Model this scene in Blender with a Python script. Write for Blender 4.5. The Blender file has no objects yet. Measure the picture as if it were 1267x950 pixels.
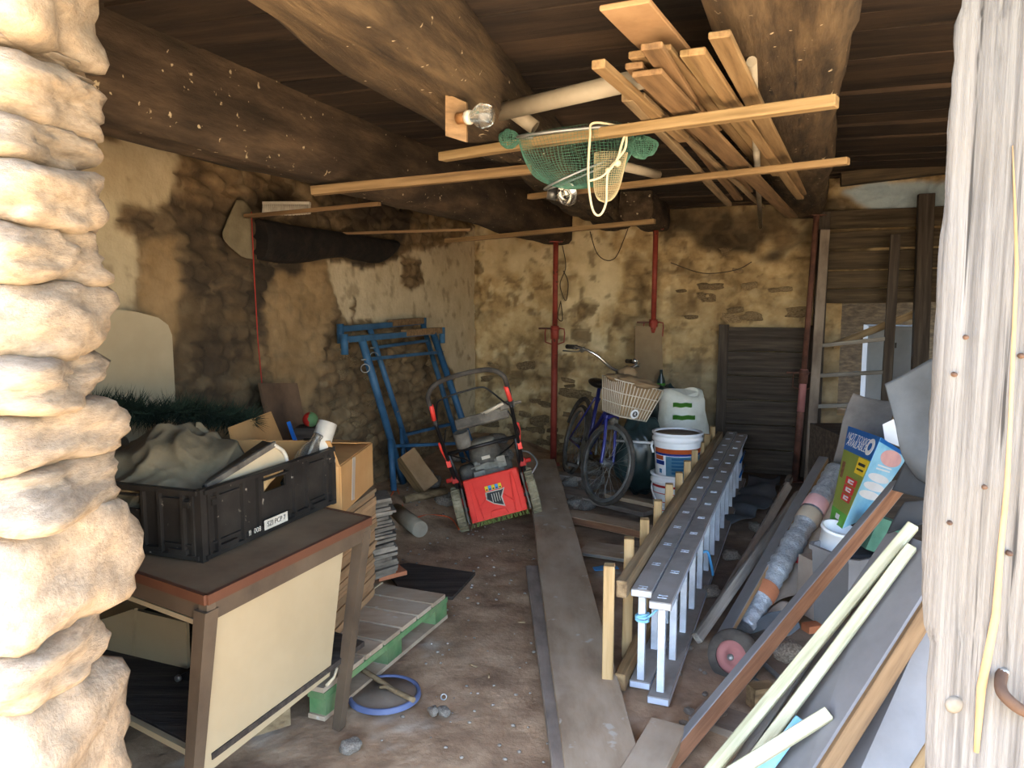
import bpy, bmesh, math, random
import numpy as np
from mathutils import Vector as V, Matrix, noise
random.seed(7); np.random.seed(7)
R = math.radians
sc = bpy.context.scene
COL = sc.collection
# ---------------------------------------------------------------- camera
F, CX, CY = 950.0, 633.5, 475.0            # focal length in pixels of a 1267 x 950 frame
TH = math.atan(106 / 950)                  # pitch below the horizon
CAM = V((0, 0, 1.6))
cd = bpy.data.cameras.new('camera'); cam = bpy.data.objects.new('camera', cd); COL.objects.link(cam)
cd.sensor_fit = 'HORIZONTAL'; cd.sensor_width = 36; cd.lens = 36 * F / 1267; cd.clip_start = .05
cam.location = CAM; cam.rotation_euler = (math.pi / 2 - TH, 0, 0); sc.camera = cam
# ---------------------------------------------------------------- world, sun, exposure
SKY, SUN, EXPO = .30, 4.5, 3.2
w = bpy.data.worlds.new('world'); sc.world = w; w.use_nodes = True
nt = w.node_tree; bg = nt.nodes['Background']
sk = nt.nodes.new('ShaderNodeTexSky'); sk.sky_type = 'NISHITA'; sk.sun_disc = False
SUN_EL, SUN_AZ = R(64), R(242)             # high sun, over the photographer's left shoulder
sk.sun_elevation = SUN_EL; sk.sun_rotation = SUN_AZ; sk.air_density = 1.0; sk.dust_density = 1.5
nt.links.new(sk.outputs[0], bg.inputs[0]); bg.inputs[1].default_value = SKY
sl = bpy.data.lights.new('sun', 'SUN'); so = bpy.data.objects.new('sun', sl); COL.objects.link(so)
sl.energy = SUN; sl.angle = R(1.0); sl.color = (1, .90, .76)
sd = V((math.sin(SUN_AZ) * math.cos(SUN_EL), math.cos(SUN_AZ) * math.cos(SUN_EL), math.sin(SUN_EL)))
so.rotation_euler = sd.to_track_quat('Z', 'Y').to_euler(); so.location = (0, -6, 10)
pl = bpy.data.lights.new('doorway_portal', 'AREA'); po = bpy.data.objects.new('doorway_portal', pl); COL.objects.link(po)
pl.shape = 'RECTANGLE'; pl.size = 3.9; pl.size_y = 2.45; pl.cycles.is_portal = True
po.location = (1.1, .8, 1.22); po.rotation_euler = (R(90), 0, 0)
vs = sc.view_settings; sc.display_settings.display_device = 'sRGB'
vs.view_transform = 'Standard'; vs.look = 'None'; vs.exposure = EXPO; vs.gamma = 1; vs.use_curve_mapping = False
sc.cycles.max_bounces = 10; sc.cycles.diffuse_bounces = 7; sc.cycles.sample_clamp_indirect = 8
sc.cycles.caustics_reflective = False; sc.cycles.caustics_refractive = False
# ---------------------------------------------------------------- measuring helpers: a sight line of the photograph met with a real plane
def ray(px, py):
    xc, yc = (px - CX) / F, (CY - py) / F
    return V((xc, math.cos(TH) + yc * math.sin(TH), -math.sin(TH) + yc * math.cos(TH)))
def pY(px, py, Y): d = ray(px, py); return CAM + d * (Y / d.y)
def pZ(px, py, z): d = ray(px, py); return CAM + d * ((z - 1.6) / d.z)
def pP(px, py, p, n): d = ray(px, py); return CAM + d * ((p - CAM).dot(n) / d.dot(n))
def sx(c): return ((c + .055) / 1.055) ** 2.4 if c > .04045 else c / 12.92
def rgb(r, g, b): return (sx(r / 255), sx(g / 255), sx(b / 255), 1)
def sstep(a, b, x): t = min(1, max(0, (x - a) / (b - a))); return t * t * (3 - 2 * t)
AZ = R(18.5)
U = V((math.sin(AZ), math.cos(AZ), 0)); W = V((math.cos(AZ), -math.sin(AZ), 0)); Zv = V((0, 0, 1))
CORNER = V((-.4, 8.0, 0))                  # far left corner of the room
# ---------------------------------------------------------------- materials
def mat(name, cols, scale=6, stretch=(1, 1, 1), rough=.85, bump=.3, bscale=None, metal=0, specks=None, big=None, rand=.12, spec=.3, trans=0, bstretch=None, coat=0, lines=None):
    """cols: sRGB triples ramped over noise; specks: (colour, threshold, scale); big: (colour, amount, scale) broad stains of the material"""
    m = bpy.data.materials.new(name); m.use_nodes = True; n = m.node_tree.nodes; L = m.node_tree.links
    b = n['Principled BSDF']; b.inputs['Roughness'].default_value = rough; b.inputs['Metallic'].default_value = metal
    b.inputs['Specular IOR Level'].default_value = spec; b.inputs['Transmission Weight'].default_value = trans; b.inputs['Coat Weight'].default_value = coat
    tc = n.new('ShaderNodeTexCoord'); oi = n.new('ShaderNodeObjectInfo')
    off = n.new('ShaderNodeVectorMath'); off.operation = 'SCALE'; off.inputs[0].default_value = (17, 31, 23); L.new(oi.outputs['Random'], off.inputs['Scale'])
    add = n.new('ShaderNodeVectorMath'); L.new(tc.outputs['Object'], add.inputs[0]); L.new(off.outputs[0], add.inputs[1])
    def nz(sc_, st, det=6, ro=.6):
        mp = n.new('ShaderNodeMapping'); mp.inputs['Scale'].default_value = st; L.new(add.outputs[0], mp.inputs[0])
        t = n.new('ShaderNodeTexNoise'); t.inputs['Scale'].default_value = sc_; t.inputs['Detail'].default_value = det; t.inputs['Roughness'].default_value = ro
        L.new(mp.outputs[0], t.inputs['Vector']); return t.outputs['Fac']
    f = nz(scale, stretch)
    cr = n.new('ShaderNodeValToRGB'); e = cr.color_ramp.elements
    k = len(cols)
    for i, c in enumerate(cols):
        p = .5 if k == 1 else .32 + .36 * i / (k - 1)
        if i < 2: e[i].position = p; e[i].color = rgb(*c)
        else: x = e.new(p); x.color = rgb(*c)
    if k == 1: e[1].color = rgb(*cols[0]); e[1].position = .9
    L.new(f, cr.inputs[0]); c = cr.outputs[0]
    def mix(fac, a, colr):
        mx = n.new('ShaderNodeMix'); mx.data_type = 'RGBA'; L.new(fac, mx.inputs[0]); L.new(a, mx.inputs[6]); mx.inputs[7].default_value = rgb(*colr); return mx.outputs[2]
    if big:
        r2 = n.new('ShaderNodeMapRange'); r2.inputs[1].default_value = .45; r2.inputs[2].default_value = .7; r2.inputs[4].default_value = big[1]
        L.new(nz(big[2], (1, 1, 1), 5), r2.inputs[0]); c = mix(r2.outputs[0], c, big[0])
    if lines:
        r2 = n.new('ShaderNodeMapRange'); r2.inputs[1].default_value = lines[1]; r2.inputs[2].default_value = lines[1] + .06
        L.new(nz(lines[2], lines[3], 4, .5), r2.inputs[0]); c = mix(r2.outputs[0], c, lines[0])
    if specks:
        r2 = n.new('ShaderNodeMapRange'); r2.inputs[1].default_value = specks[1]; r2.inputs[2].default_value = specks[1] + .05
        L.new(nz(specks[2], (1, 1, 1), 3, .5), r2.inputs[0]); c = mix(r2.outputs[0], c, specks[0])
    if rand:
        hs = n.new('ShaderNodeHueSaturation'); mr = n.new('ShaderNodeMapRange'); mr.inputs[3].default_value = 1 - rand; mr.inputs[4].default_value = 1 + rand
        L.new(oi.outputs['Random'], mr.inputs[0]); L.new(mr.outputs[0], hs.inputs['Value']); L.new(c, hs.inputs['Color']); c = hs.outputs[0]
    L.new(c, b.inputs['Base Color'])
    if bump:
        bp = n.new('ShaderNodeBump'); bp.inputs['Strength'].default_value = bump; bp.inputs['Distance'].default_value = .01
        L.new(nz(bscale or scale * 2.5, bstretch or stretch, 8), bp.inputs['Height']); L.new(bp.outputs[0], b.inputs['Normal'])
    m['c'] = 1
    return m
GR = (1, 16, 16)                            # grain runs along a board's own X axis
M = dict(
 fresh=mat('tan_wood', [(104,82,54),(138,110,74),(156,128,90)], 2.2, GR, .75, .25),
 fresh2=mat('orange_wood', [(96,74,50),(126,98,67),(142,113,80)], 2.2, GR, .75, .25),
 yellow=mat('yellow_wood', [(130,105,68),(158,130,89),(174,147,106)], 2.0, GR, .7, .2),
 pale=mat('pale_green_wood', [(146,142,112),(178,174,143),(194,190,160)], 2.0, GR, .75, .3, specks=((120,105,80),.68,9)),
 rail=mat('brown_rail_wood', [(96,78,56),(132,110,80),(150,128,96)], 2.0, GR, .85, .3),
 grey=mat('grey_weathered_wood', [(84,78,70),(120,113,104),(146,140,130)], 2.0, GR, .9, .4),
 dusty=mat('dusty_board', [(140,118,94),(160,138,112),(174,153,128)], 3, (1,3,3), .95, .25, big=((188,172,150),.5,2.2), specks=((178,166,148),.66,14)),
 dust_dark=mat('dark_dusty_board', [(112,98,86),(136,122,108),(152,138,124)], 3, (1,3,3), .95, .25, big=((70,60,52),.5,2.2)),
 dustgrey=mat('grey_dust', [(120,114,108),(138,132,125),(148,142,135)], 5, (1,1,1), .95, .15, rand=.04),
 rust=mat('red_brown_edge', [(100,68,47),(124,86,61),(140,100,73)], 3, GR, .8, .3),
 ceilwood=mat('sooty_ceiling_wood', [(26,20,16),(44,34,26),(64,50,38)], 1.6, (1,9,9), .9, .5, big=((92,72,52),.4,1.1), rand=.3),
 beam=mat('old_oak_beam', [(48,38,27),(76,61,43),(106,87,62)], 2.6, (.9,6,6), .95, .9, 12, lines=((28,22,16),.64,3,(.5,7,7)), big=((46,36,27),.6,1.7), specks=((196,178,146),.69,26)),
 beamdark=mat('sooty_oak_beam', [(46,37,28),(72,58,44),(98,80,61)], 2.2, (1.2,5,5), .95, .7, 12, big=((40,29,22),.6,1.5), specks=((190,172,140),.68,30)),
 char=mat('charred_wood', [(14,11,10),(24,19,16),(36,28,22)], 4, (1,4,4), .9, .6),
 brownboard=mat('dull_brown_board', [(80,60,45),(102,78,58),(116,90,68)], 4, rough=.9, bump=.1),
 boarding=mat('sooty_boarding', [(52,44,33),(74,62,47),(94,80,60)], 2, GR, .92, .5),
 darkwood=mat('dark_old_wood', [(48,41,35),(66,57,49),(84,74,64)], 2, GR, .92, .5),
 postwood=mat('bleached_post_wood', [(58,57,56),(88,86,84),(106,104,101),(116,114,111)], 5.0, (14,14,.3), .92, 1.0, 12, bstretch=(16,16,.3), big=((104,96,84),.35,2.5), rand=0, lines=((44,42,40),.60,6,(12,12,.25))),
 jamb=mat('pale_sandstone', [(126,110,91),(143,127,107),(158,142,121)], 5, (1,1,1), .95, .45, 18, big=((184,158,126),.4,4), specks=((150,136,120),.72,14), rand=.06),
 mortar=mat('lime_mortar', [(150,118,82),(176,146,108)], 8, rough=.97, bump=.8, bscale=30),
 stone=mat('wall_stone', [(92,76,54),(128,106,76),(150,130,98)], 6, rough=.95, bump=.7, bscale=20, rand=.25),
 stonegrey=mat('grey_stone', [(96,88,78),(130,120,108),(160,150,136)], 6, rough=.95, bump=.7, bscale=20, rand=.2),
 steel_red=mat('red_oxide_steel', [(112,44,34),(138,56,44),(150,68,54)], 6, rough=.6, bump=.15, specks=((90,50,36),.66,20), rand=.05),
 steel_rusty=mat('rusty_steel', [(66,46,38),(96,62,50),(112,76,64)], 8, rough=.8, bump=.4, rand=.05),
 steel_pink=mat('faded_red_steel', [(150,96,92),(168,112,106)], 8, rough=.8, bump=.3),
 steel_brown=mat('brown_painted_steel', [(76,63,50),(90,75,59),(98,82,65)], 5, rough=.55, bump=.05, rand=0),
 blue=mat('blue_painted_steel', [(36,70,98),(50,88,118),(62,100,130)], 6, rough=.5, bump=.1, specks=((120,100,80),.70,22), rand=.06),
 zinc=mat('dull_zinc', [(110,110,106),(140,140,136),(160,160,156)], 10, rough=.45, metal=.7, bump=.1),
 alu=mat('pale_aluminium', [(176,182,190),(200,206,214),(214,220,228)], 8, rough=.5, metal=.25, bump=.1, rand=.04),
 chrome=mat('chrome', [(200,196,190)], 4, rough=.25, metal=.9, bump=0, rand=0),
 black=mat('black_plastic', [(28,25,22),(40,36,32),(54,49,43)], 6, rough=.5, bump=.1, specks=((140,130,116),.68,26), rand=.05),
 blackmetal=mat('black_tube', [(20,18,17),(32,29,27)], 6, rough=.4, bump=.05, rand=0),
 rubber=mat('dusty_rubber', [(48,44,40),(70,64,58),(88,82,74)], 9, rough=.95, bump=.5, rand=.05),
 mudtyre=mat('muddy_tyre', [(96,88,68),(136,124,98),(160,148,120)], 12, rough=.97, bump=.8, rand=.05, big=((84,92,48),.4,9)),
 red=mat('red_plastic', [(216,56,46),(230,66,54),(236,78,64)], 4, rough=.5, bump=.05, rand=0),
 reddark=mat('dull_red_plastic', [(160,34,26),(186,44,34)], 5, rough=.55, bump=.05),
 engine=mat('dusty_engine_plastic', [(64,59,53),(94,87,77),(122,114,102)], 8, rough=.8, bump=.3, rand=.15),
 enginegrey=mat('grey_engine_casting', [(112,108,98),(140,135,122),(164,158,144)], 10, rough=.7, bump=.4, metal=.2),
 cream=mat('cream_laminate', [(164,145,112),(171,152,119),(177,158,125)], 2, rough=.6, bump=.03, rand=.02),
 creamdull=mat('dull_cream_board', [(176,158,126),(190,172,140)], 3, rough=.8, bump=.08, specks=((130,112,88),.70,7)),
 desktop=mat('brown_desktop', [(104,84,62),(124,102,77),(140,118,91)], 3, rough=.8, bump=.15, big=((120,98,72),.4,3), rand=0),
 edgered=mat('red_brown_desk_edge', [(88,54,38),(102,65,45)], 5, rough=.6, bump=.05, rand=0),
 fibre=mat('brown_fibreboard', [(130,100,68),(150,118,84),(166,133,97)], 5, rough=.9, bump=.2, rand=.14),
 fibretop=mat('dusty_fibreboard_face', [(120,98,72),(138,115,86)], 5, rough=.9, bump=.2, rand=.05),
 slate=mat('grey_slate', [(80,72,62),(112,103,90),(140,130,115)], 7, rough=.9, bump=.5, rand=.2),
 terracotta=mat('terracotta', [(150,92,62),(176,112,78)], 7, rough=.9, bump=.3),
 card=mat('brown_cardboard', [(160,116,68),(180,134,82),(190,146,94)], 3, rough=.9, bump=.1, rand=.06),
 cardgrey=mat('dusty_cardboard', [(140,124,110),(158,142,128),(170,155,140)], 3, rough=.95, bump=.15, rand=.05),
 tape=mat('packing_tape', [(176,160,138),(190,176,156)], 4, rough=.35, bump=.05),
 blacktape=mat('black_strap', [(18,16,15),(26,24,22)], 4, rough=.6, bump=.05),
 green=mat('green_paint', [(64,98,60),(84,120,74),(104,136,88)], 7, rough=.8, bump=.2, big=((126,120,92),.5,5)),
 cloth=mat('grey_brown_canvas', [(96,86,66),(118,106,83),(136,123,98)], 4, rough=.97, bump=.25, bscale=60),
 tarp=mat('dark_grey_tarpaulin', [(66,70,73),(82,86,90),(96,100,104)], 3, rough=.75, bump=.12, rand=.1),
 tarpblack=mat('black_rubber_sheet', [(40,42,44),(54,56,58)], 4, rough=.8, bump=.15),
 tarpcloth=mat('grey_cloth', [(84,80,78),(106,102,99),(122,118,114)], 4, rough=.95, bump=.3),
 bag=mat('dark_green_sack_plastic', [(28,42,42),(42,58,58),(60,76,76)], 4, rough=.3, bump=.3, spec=.5),
 sack=mat('white_woven_sack', [(178,178,164),(200,200,188),(212,212,202)], 5, rough=.7, bump=.3, bscale=40),
 sackgreen=mat('green_print', [(84,150,56),(104,168,72)], 8, rough=.7, bump=.1),
 white=mat('white_plastic', [(206,208,210),(220,222,224)], 5, rough=.5, bump=.04, rand=.03),
 whitedull=mat('dusty_white_plastic', [(180,170,152),(202,192,174),(214,205,188)], 6, rough=.7, bump=.1),
 pipe=mat('grey_pvc_pipe', [(128,116,96),(150,138,118),(162,150,130)], 4, rough=.6, bump=.1),
 lblue=mat('pale_blue_print', [(112,176,208),(138,194,220),(158,206,226)], 7, rough=.45, bump=.02, rand=0),
 cyan=mat('mid_blue_print', [(70,140,190),(86,156,204)], 7, rough=.5, bump=.02, rand=0),
 blueprint=mat('strong_blue_print', [(18,86,158),(26,100,172)], 7, rough=.45, bump=.02, rand=0),
 bluedeep=mat('deep_blue_print', [(26,60,150),(34,72,164)], 7, rough=.5, bump=.02, rand=0),
 orange=mat('orange_print', [(206,98,48),(220,112,58)], 7, rough=.5, bump=.02, rand=0),
 yellowp=mat('yellow_print', [(226,190,40),(236,204,60)], 7, rough=.5, bump=.02, rand=0),
 olive=mat('olive_green_print', [(122,134,58),(140,150,70)], 4, rough=.5, bump=.02, rand=0),
 redp=mat('red_print', [(196,44,48),(208,56,58)], 7, rough=.5, bump=.02, rand=0),
 pinkp=mat('pink_print', [(196,150,150),(212,168,164)], 12, rough=.5, bump=.02, rand=0),
 darkp=mat('dark_print', [(44,44,42),(62,60,56)], 12, rough=.5, bump=.02, rand=0),
 navy=mat('dark_blue_enamel', [(34,36,96),(44,46,116)], 6, rough=.4, bump=.05, rand=0, coat=.3),
 bikeblue=mat('blue_plastic_rim', [(76,84,112),(94,102,132)], 6, rough=.5, bump=.1),
 lidgrey=mat('dusty_lid', [(104,88,72),(122,105,88),(138,122,104)], 4, rough=.95, bump=.2),
 net=mat('green_netting', [(60,98,82),(82,124,104)], 8, rough=.8, bump=0),
 netpale=mat('cream_netting', [(176,158,118),(196,180,140)], 8, rough=.85, bump=0),
 rope=mat('cream_rope', [(206,190,156),(222,208,176)], 30, rough=.9, bump=.3),
 redcord=mat('red_cord', [(150,44,36),(170,56,46)], 20, rough=.9, bump=.1),
 oricord=mat('orange_cord', [(196,84,40),(212,98,52)], 20, rough=.7, bump=.05),
 wire=mat('dark_wire', [(62,52,40),(78,66,52)], 10, rough=.8, bump=0),
 fir=mat('dark_fir_needles', [(20,30,22),(34,46,32),(46,58,42)], 9, rough=.95, bump=0),
 bubble=mat('silver_bubble_wrap', [(140,146,150),(158,163,168),(174,178,182)], 60, (1,1,1), .3, .6, 70, metal=.35, rand=0),
 porc=mat('white_porcelain', [(212,204,186)], 4, rough=.35, bump=0, rand=0),
 cork=mat('brown_bakelite', [(120,82,46),(140,98,58)], 6, rough=.6, bump=.1),
 slabgrey=mat('grey_panel_face', [(110,108,107),(124,122,121),(134,132,131)], 2.4, (1,1,1), .95, .12, big=((92,90,88),.4,1.8), rand=.03),
 grass=mat('dry_grass', [(84,96,44),(110,118,60)], 12, rough=.95, bump=0),
 nail=mat('rusty_iron', [(66,50,40),(90,68,52)], 12, rough=.8, bump=.3, metal=.3),
 outwall=mat('white_outside_render', [(130,136,142),(146,152,158)], 4, rough=.9, bump=.15, rand=0),
 ground=mat('dry_yard_ground', [(190,168,134),(208,186,152),(218,198,166)], 3, rough=.97, bump=.3, rand=0),
)
def glass(name, col=(1, 1, 1, 1), rough=.03):
    m = bpy.data.materials.new(name); m.use_nodes = True; b = m.node_tree.nodes['Principled BSDF']
    b.inputs['Base Color'].default_value = col; b.inputs['Roughness'].default_value = rough; b.inputs['Transmission Weight'].default_value = .95; b.inputs['IOR'].default_value = 1.45
    return m
M['glass'] = glass('dusty_glass', (.86, .86, .8, 1), .08)
# ---------------------------------------------------------------- object helpers
MAT = {}                                   # world matrices kept by hand
def T(o, label=None, cat=None, group=None, kind=None):
    for k, v in (('label', label), ('category', cat), ('group', group), ('kind', kind)):
        if v: o[k] = v
    return o
def setm(o, m, parent=None):
    MAT[o.name] = m
    if parent is not None:
        o.parent = parent; o.matrix_basis = MAT[parent.name].inverted() @ m
    else: o.matrix_basis = m
    return o
def empty(name, m, label=None, cat=None, group=None):
    if isinstance(m, V): m = Matrix.Translation(m)
    o = bpy.data.objects.new(name, None); o.empty_display_size = .1; COL.objects.link(o)
    return T(setm(o, m), label, cat, group)
def frame(o, x, z=Zv):
    """matrix at o with X along x and Z close to z"""
    x = V(x).normalized(); y = V(z).cross(x).normalized(); zz = x.cross(y)
    m = Matrix((x, y, zz)).transposed().to_4x4(); m.translation = o; return m
class MB:
    def __init__(s): s.bm = bmesh.new()
    def _add(s, vs_, fs, mi=0):
        v = [s.bm.verts.new(p) for p in vs_]; out = []
        for f in fs:
            try: q = s.bm.faces.new([v[i] for i in f]); q.material_index = mi; out.append(q)
            except ValueError: pass
        return v
    def box(s, c, d, rot=None, mi=0, taper=1):
        h = [x / 2 for x in d]; vs_ = []
        for z in (-1, 1):
            k = taper if z > 0 else 1
            for x, y in ((-1, -1), (1, -1), (1, 1), (-1, 1)):
                p = V((x * h[0] * k, y * h[1] * k, z * h[2]))
                vs_.append((rot @ p if rot else p) + V(c))
        s._add(vs_, [(3, 2, 1, 0), (4, 5, 6, 7), (0, 1, 5, 4), (1, 2, 6, 5), (2, 3, 7, 6), (3, 0, 4, 7)], mi); return s
    def bar(s, p0, p1, w, t, up=Zv, mi=0):
        m = frame((V(p0) + V(p1)) / 2, V(p1) - V(p0), up)
        return s.box(m.translation, ((V(p1) - V(p0)).length, w, t), m.to_3x3(), mi)
    def hexa(s, pts, mi=0):
        """eight corners: four of one face in order, then the four opposite ones"""
        s._add(pts, [(3, 2, 1, 0), (4, 5, 6, 7), (0, 1, 5, 4), (1, 2, 6, 5), (2, 3, 7, 6), (3, 0, 4, 7)], mi); return s
    def tube(s, pts, r, seg=10, mi=0, closed=False, rs=None, cap=True):
        pts = [V(p) for p in pts]; n = len(pts); rings = []; prev = None
        for i, p in enumerate(pts):
            a = pts[(i - 1) % n] if closed or i > 0 else p; b = pts[(i + 1) % n] if closed or i < n - 1 else p
            t = (b - a).normalized()
            if prev is None: prev = V((0, 0, 1)) if abs(t.z) < .9 else V((1, 0, 0))
            x = (prev - t * prev.dot(t)).normalized(); y = t.cross(x); prev = x
            rr = rs[i] if rs else r
            rings.append([s.bm.verts.new(p + (x * math.cos(k * 2 * math.pi / seg) + y * math.sin(k * 2 * math.pi / seg)) * rr) for k in range(seg)])
        for i in range(n if closed else n - 1):
            A, B = rings[i], rings[(i + 1) % n]
            for k in range(seg):
                f = s.bm.faces.new((A[k], A[(k + 1) % seg], B[(k + 1) % seg], B[k])); f.material_index = mi; f.smooth = True
        if cap and not closed:
            s.bm.faces.new(rings[0][::-1]).material_index = mi; s.bm.faces.new(rings[-1]).material_index = mi
        return s
    def cyl(s, p0, p1, r0, r1=None, seg=16, mi=0): return s.tube([p0, p1], r0, seg, mi, rs=[r0, r0 if r1 is None else r1])
    def lathe(s, o, ax, prof, seg=24, mi=0, caps=True):
        """prof: (radius, height) pairs along axis ax from o"""
        m = frame(V(o), ax, V((1, 0, 0)) if abs(V(ax).normalized().x) < .9 else Zv); rings = []
        for r, h in prof:
            rings.append([s.bm.verts.new(m @ V((h, r * math.cos(k * 2 * math.pi / seg), r * math.sin(k * 2 * math.pi / seg)))) for k in range(seg)])
        for A, B in zip(rings, rings[1:]):
            for k in range(seg):
                f = s.bm.faces.new((A[k], A[(k + 1) % seg], B[(k + 1) % seg], B[k])); f.material_index = mi; f.smooth = True
        if caps:
            s.bm.faces.new(rings[0][::-1]).material_index = mi; s.bm.faces.new(rings[-1]).material_index = mi
        return s
    def poly(s, pts, n, t, mi=0):
        """flat outline thickened by t along -n"""
        pts = [V(p) for p in pts]; n = V(n).normalized() * t; k = len(pts)
        vs_ = pts + [p - n for p in pts]
        s._add(vs_, [tuple(range(k)), tuple(range(2 * k - 1, k - 1, -1))] + [(i, i + k, (i + 1) % k + k, (i + 1) % k) for i in range(k)], mi); return s
    def loft(s, rings, mi=0, smooth=True, cap=True):
        rr = [[s.bm.verts.new(p) for p in r] for r in rings]; n = len(rr[0])
        for A, B in zip(rr, rr[1:]):
            for k in range(n):
                f = s.bm.faces.new((A[k], A[(k + 1) % n], B[(k + 1) % n], B[k])); f.material_index = mi; f.smooth = smooth
        if cap: s.bm.faces.new(rr[0][::-1]); s.bm.faces.new(rr[-1])
        return s
    def grid(s, P, mi=0, smooth=True):
        rr = [[s.bm.verts.new(p) for p in r] for r in P]
        for A, B in zip(rr, rr[1:]):
            for k in range(len(A) - 1):
                f = s.bm.faces.new((A[k], A[k + 1], B[k + 1], B[k])); f.material_index = mi; f.smooth = smooth
        return s
    def ball(s, c, r, sub=3, sq=(1, 1, 1), amp=0, fr=3, rot=None, mi=0, seed=0):
        g = bmesh.ops.create_icosphere(s.bm, subdivisions=sub, radius=1); vs_ = g['verts']
        for v in vs_:
            p = v.co.copy(); k = 1 + amp * noise.noise(p * fr + V((seed * 7.3, seed * 3.1, seed)))
            p = V((p.x * sq[0], p.y * sq[1], p.z * sq[2])) * r * k
            v.co = (rot @ p if rot else p) + V(c)
        for f in {f for v in vs_ for f in v.link_faces}: f.smooth = True; f.material_index = mi
        return s
    def xform(s, m): bmesh.ops.transform(s.bm, matrix=m, verts=s.bm.verts); return s
    def build(s, name, mats, parent=None, label=None, cat=None, group=None, kind=None, bevel=0, at=None, axis=None, world=True, normals=True):
        """world: coordinates are the world's, the origin is then moved to the thing; axis: direction of the object's own X (grain)"""
        if bevel: bmesh.ops.bevel(s.bm, geom=[e for e in s.bm.edges if len(e.link_faces) == 2 and e.calc_face_angle(0) > .6], offset=bevel, segments=1, affect='EDGES', clamp_overlap=True)
        if normals: bmesh.ops.recalc_face_normals(s.bm, faces=s.bm.faces)
        co = [v.co for v in s.bm.verts]
        if world:
            lo = V([min(c[i] for c in co) for i in range(3)]); hi = V([max(c[i] for c in co) for i in range(3)])
            o = at or V(((lo.x + hi.x) / 2, (lo.y + hi.y) / 2, lo.z))
            m = frame(o, axis) if axis is not None else Matrix.Translation(o)
            bmesh.ops.transform(s.bm, matrix=m.inverted(), verts=s.bm.verts)
        else: m = MAT[parent.name].copy() if parent is not None else Matrix.Identity(4)
        me = bpy.data.meshes.new(name); s.bm.to_mesh(me); s.bm.free()
        for x in (mats if isinstance(mats, (list, tuple)) else [mats]): me.materials.append(M[x] if isinstance(x, str) else x)
        ob = bpy.data.objects.new(name, me); COL.objects.link(ob); setm(ob, m, parent)
        return T(ob, label, cat, group, kind)
def plank(name, p0, p1, w, t, up, mats, parent=None, label=None, cat=None, group=None, warp=.003, edge=False, seg=6, bev=.003):
    """a sawn board: X is its length; with edge=True the second material takes the narrow faces and ends"""
    p0, p1 = V(p0), V(p1); L = (p1 - p0).length; m = frame((p0 + p1) / 2, p1 - p0, up)
    b = bmesh.new(); rr = []; sd_ = random.random() * 50
    for i in range(seg + 1):
        x = -L / 2 + L * i / seg; dz = warp * noise.noise(V((x * 1.3, sd_, 0))); dw = 1 + .04 * noise.noise(V((x * 3, sd_, 5)))
        rr.append([b.verts.new((x, sy * w / 2 * dw, sz * t / 2 + dz)) for sy, sz in ((-1, -1), (1, -1), (1, 1), (-1, 1))])
    for A, B in zip(rr, rr[1:]):
        for k in range(4): b.faces.new((A[k], A[(k + 1) % 4], B[(k + 1) % 4], B[k]))
    b.faces.new(rr[0][::-1]); b.faces.new(rr[-1]); b.normal_update()
    bmesh.ops.recalc_face_normals(b, faces=b.faces)
    if edge:
        for f in b.faces: f.material_index = 0 if abs(f.normal.z) > .7 else 1
    if bev: bmesh.ops.bevel(b, geom=[e for e in b.edges if e.calc_face_angle(0) > .6], offset=min(bev, t * .3), segments=1, affect='EDGES')
    me = bpy.data.meshes.new(name); b.to_mesh(me); b.free()
    for x in (mats if isinstance(mats, (list, tuple)) else [mats]): me.materials.append(M[x])
    o = bpy.data.objects.new(name, me); COL.objects.link(o); setm(o, m, parent)
    return T(o, label, cat, group)
def ringpts(c, n, r, k=24, r2=None, x=None):
    n = V(n).normalized(); x = V(x) if x is not None else (V((1, 0, 0)) if abs(n.x) < .9 else Zv)
    x = (x - n * x.dot(n)).normalized(); y = n.cross(x); r2 = r2 or r
    return [V(c) + x * r * math.cos(i * 2 * math.pi / k) + y * r2 * math.sin(i * 2 * math.pi / k) for i in range(k)]
def spline(pts, k=6):
    pts = [V(p) for p in pts]; out = []
    for i in range(len(pts) - 1):
        a, b, c, d = pts[max(0, i - 1)], pts[i], pts[i + 1], pts[min(len(pts) - 1, i + 2)]
        for j in range(k):
            t = j / k; out.append(.5 * ((2 * b) + (c - a) * t + (2 * a - 5 * b + 4 * c - d) * t * t + (3 * b - a - 3 * c + d) * t ** 3))
    return out + [pts[-1]]
def sheet(rows, nu=24, nv=24, amp=.02, fr=4, thick=.004, seed=0, amp2=0):
    """crumpled sheet over a small net of control points, with a real thickness"""
    A = [spline(r, max(1, nu // (len(r) - 1))) for r in rows]; n = len(A[0])
    G = [spline([A[i][j] for i in range(len(A))], max(1, nv // (len(A) - 1))) for j in range(n)]
    m = MB(); P = []
    for j in range(n):
        row = []
        for i in range(len(G[0])):
            p = G[j][i]; q = p * fr + V((seed * 9.1, seed * 5.7, 0))
            d = V((noise.noise(q), noise.noise(q + V((31, 0, 0))), noise.noise(q + V((0, 47, 0))))) * amp
            if amp2: d += Zv * (abs(noise.noise(q * 2.3)) - .25) * amp2
            row.append(p + d)
        P.append(row)
    m.grid(P)
    bmesh.ops.recalc_face_normals(m.bm, faces=m.bm.faces)
    bmesh.ops.solidify(m.bm, geom=list(m.bm.faces), thickness=thick)
    return m
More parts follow.
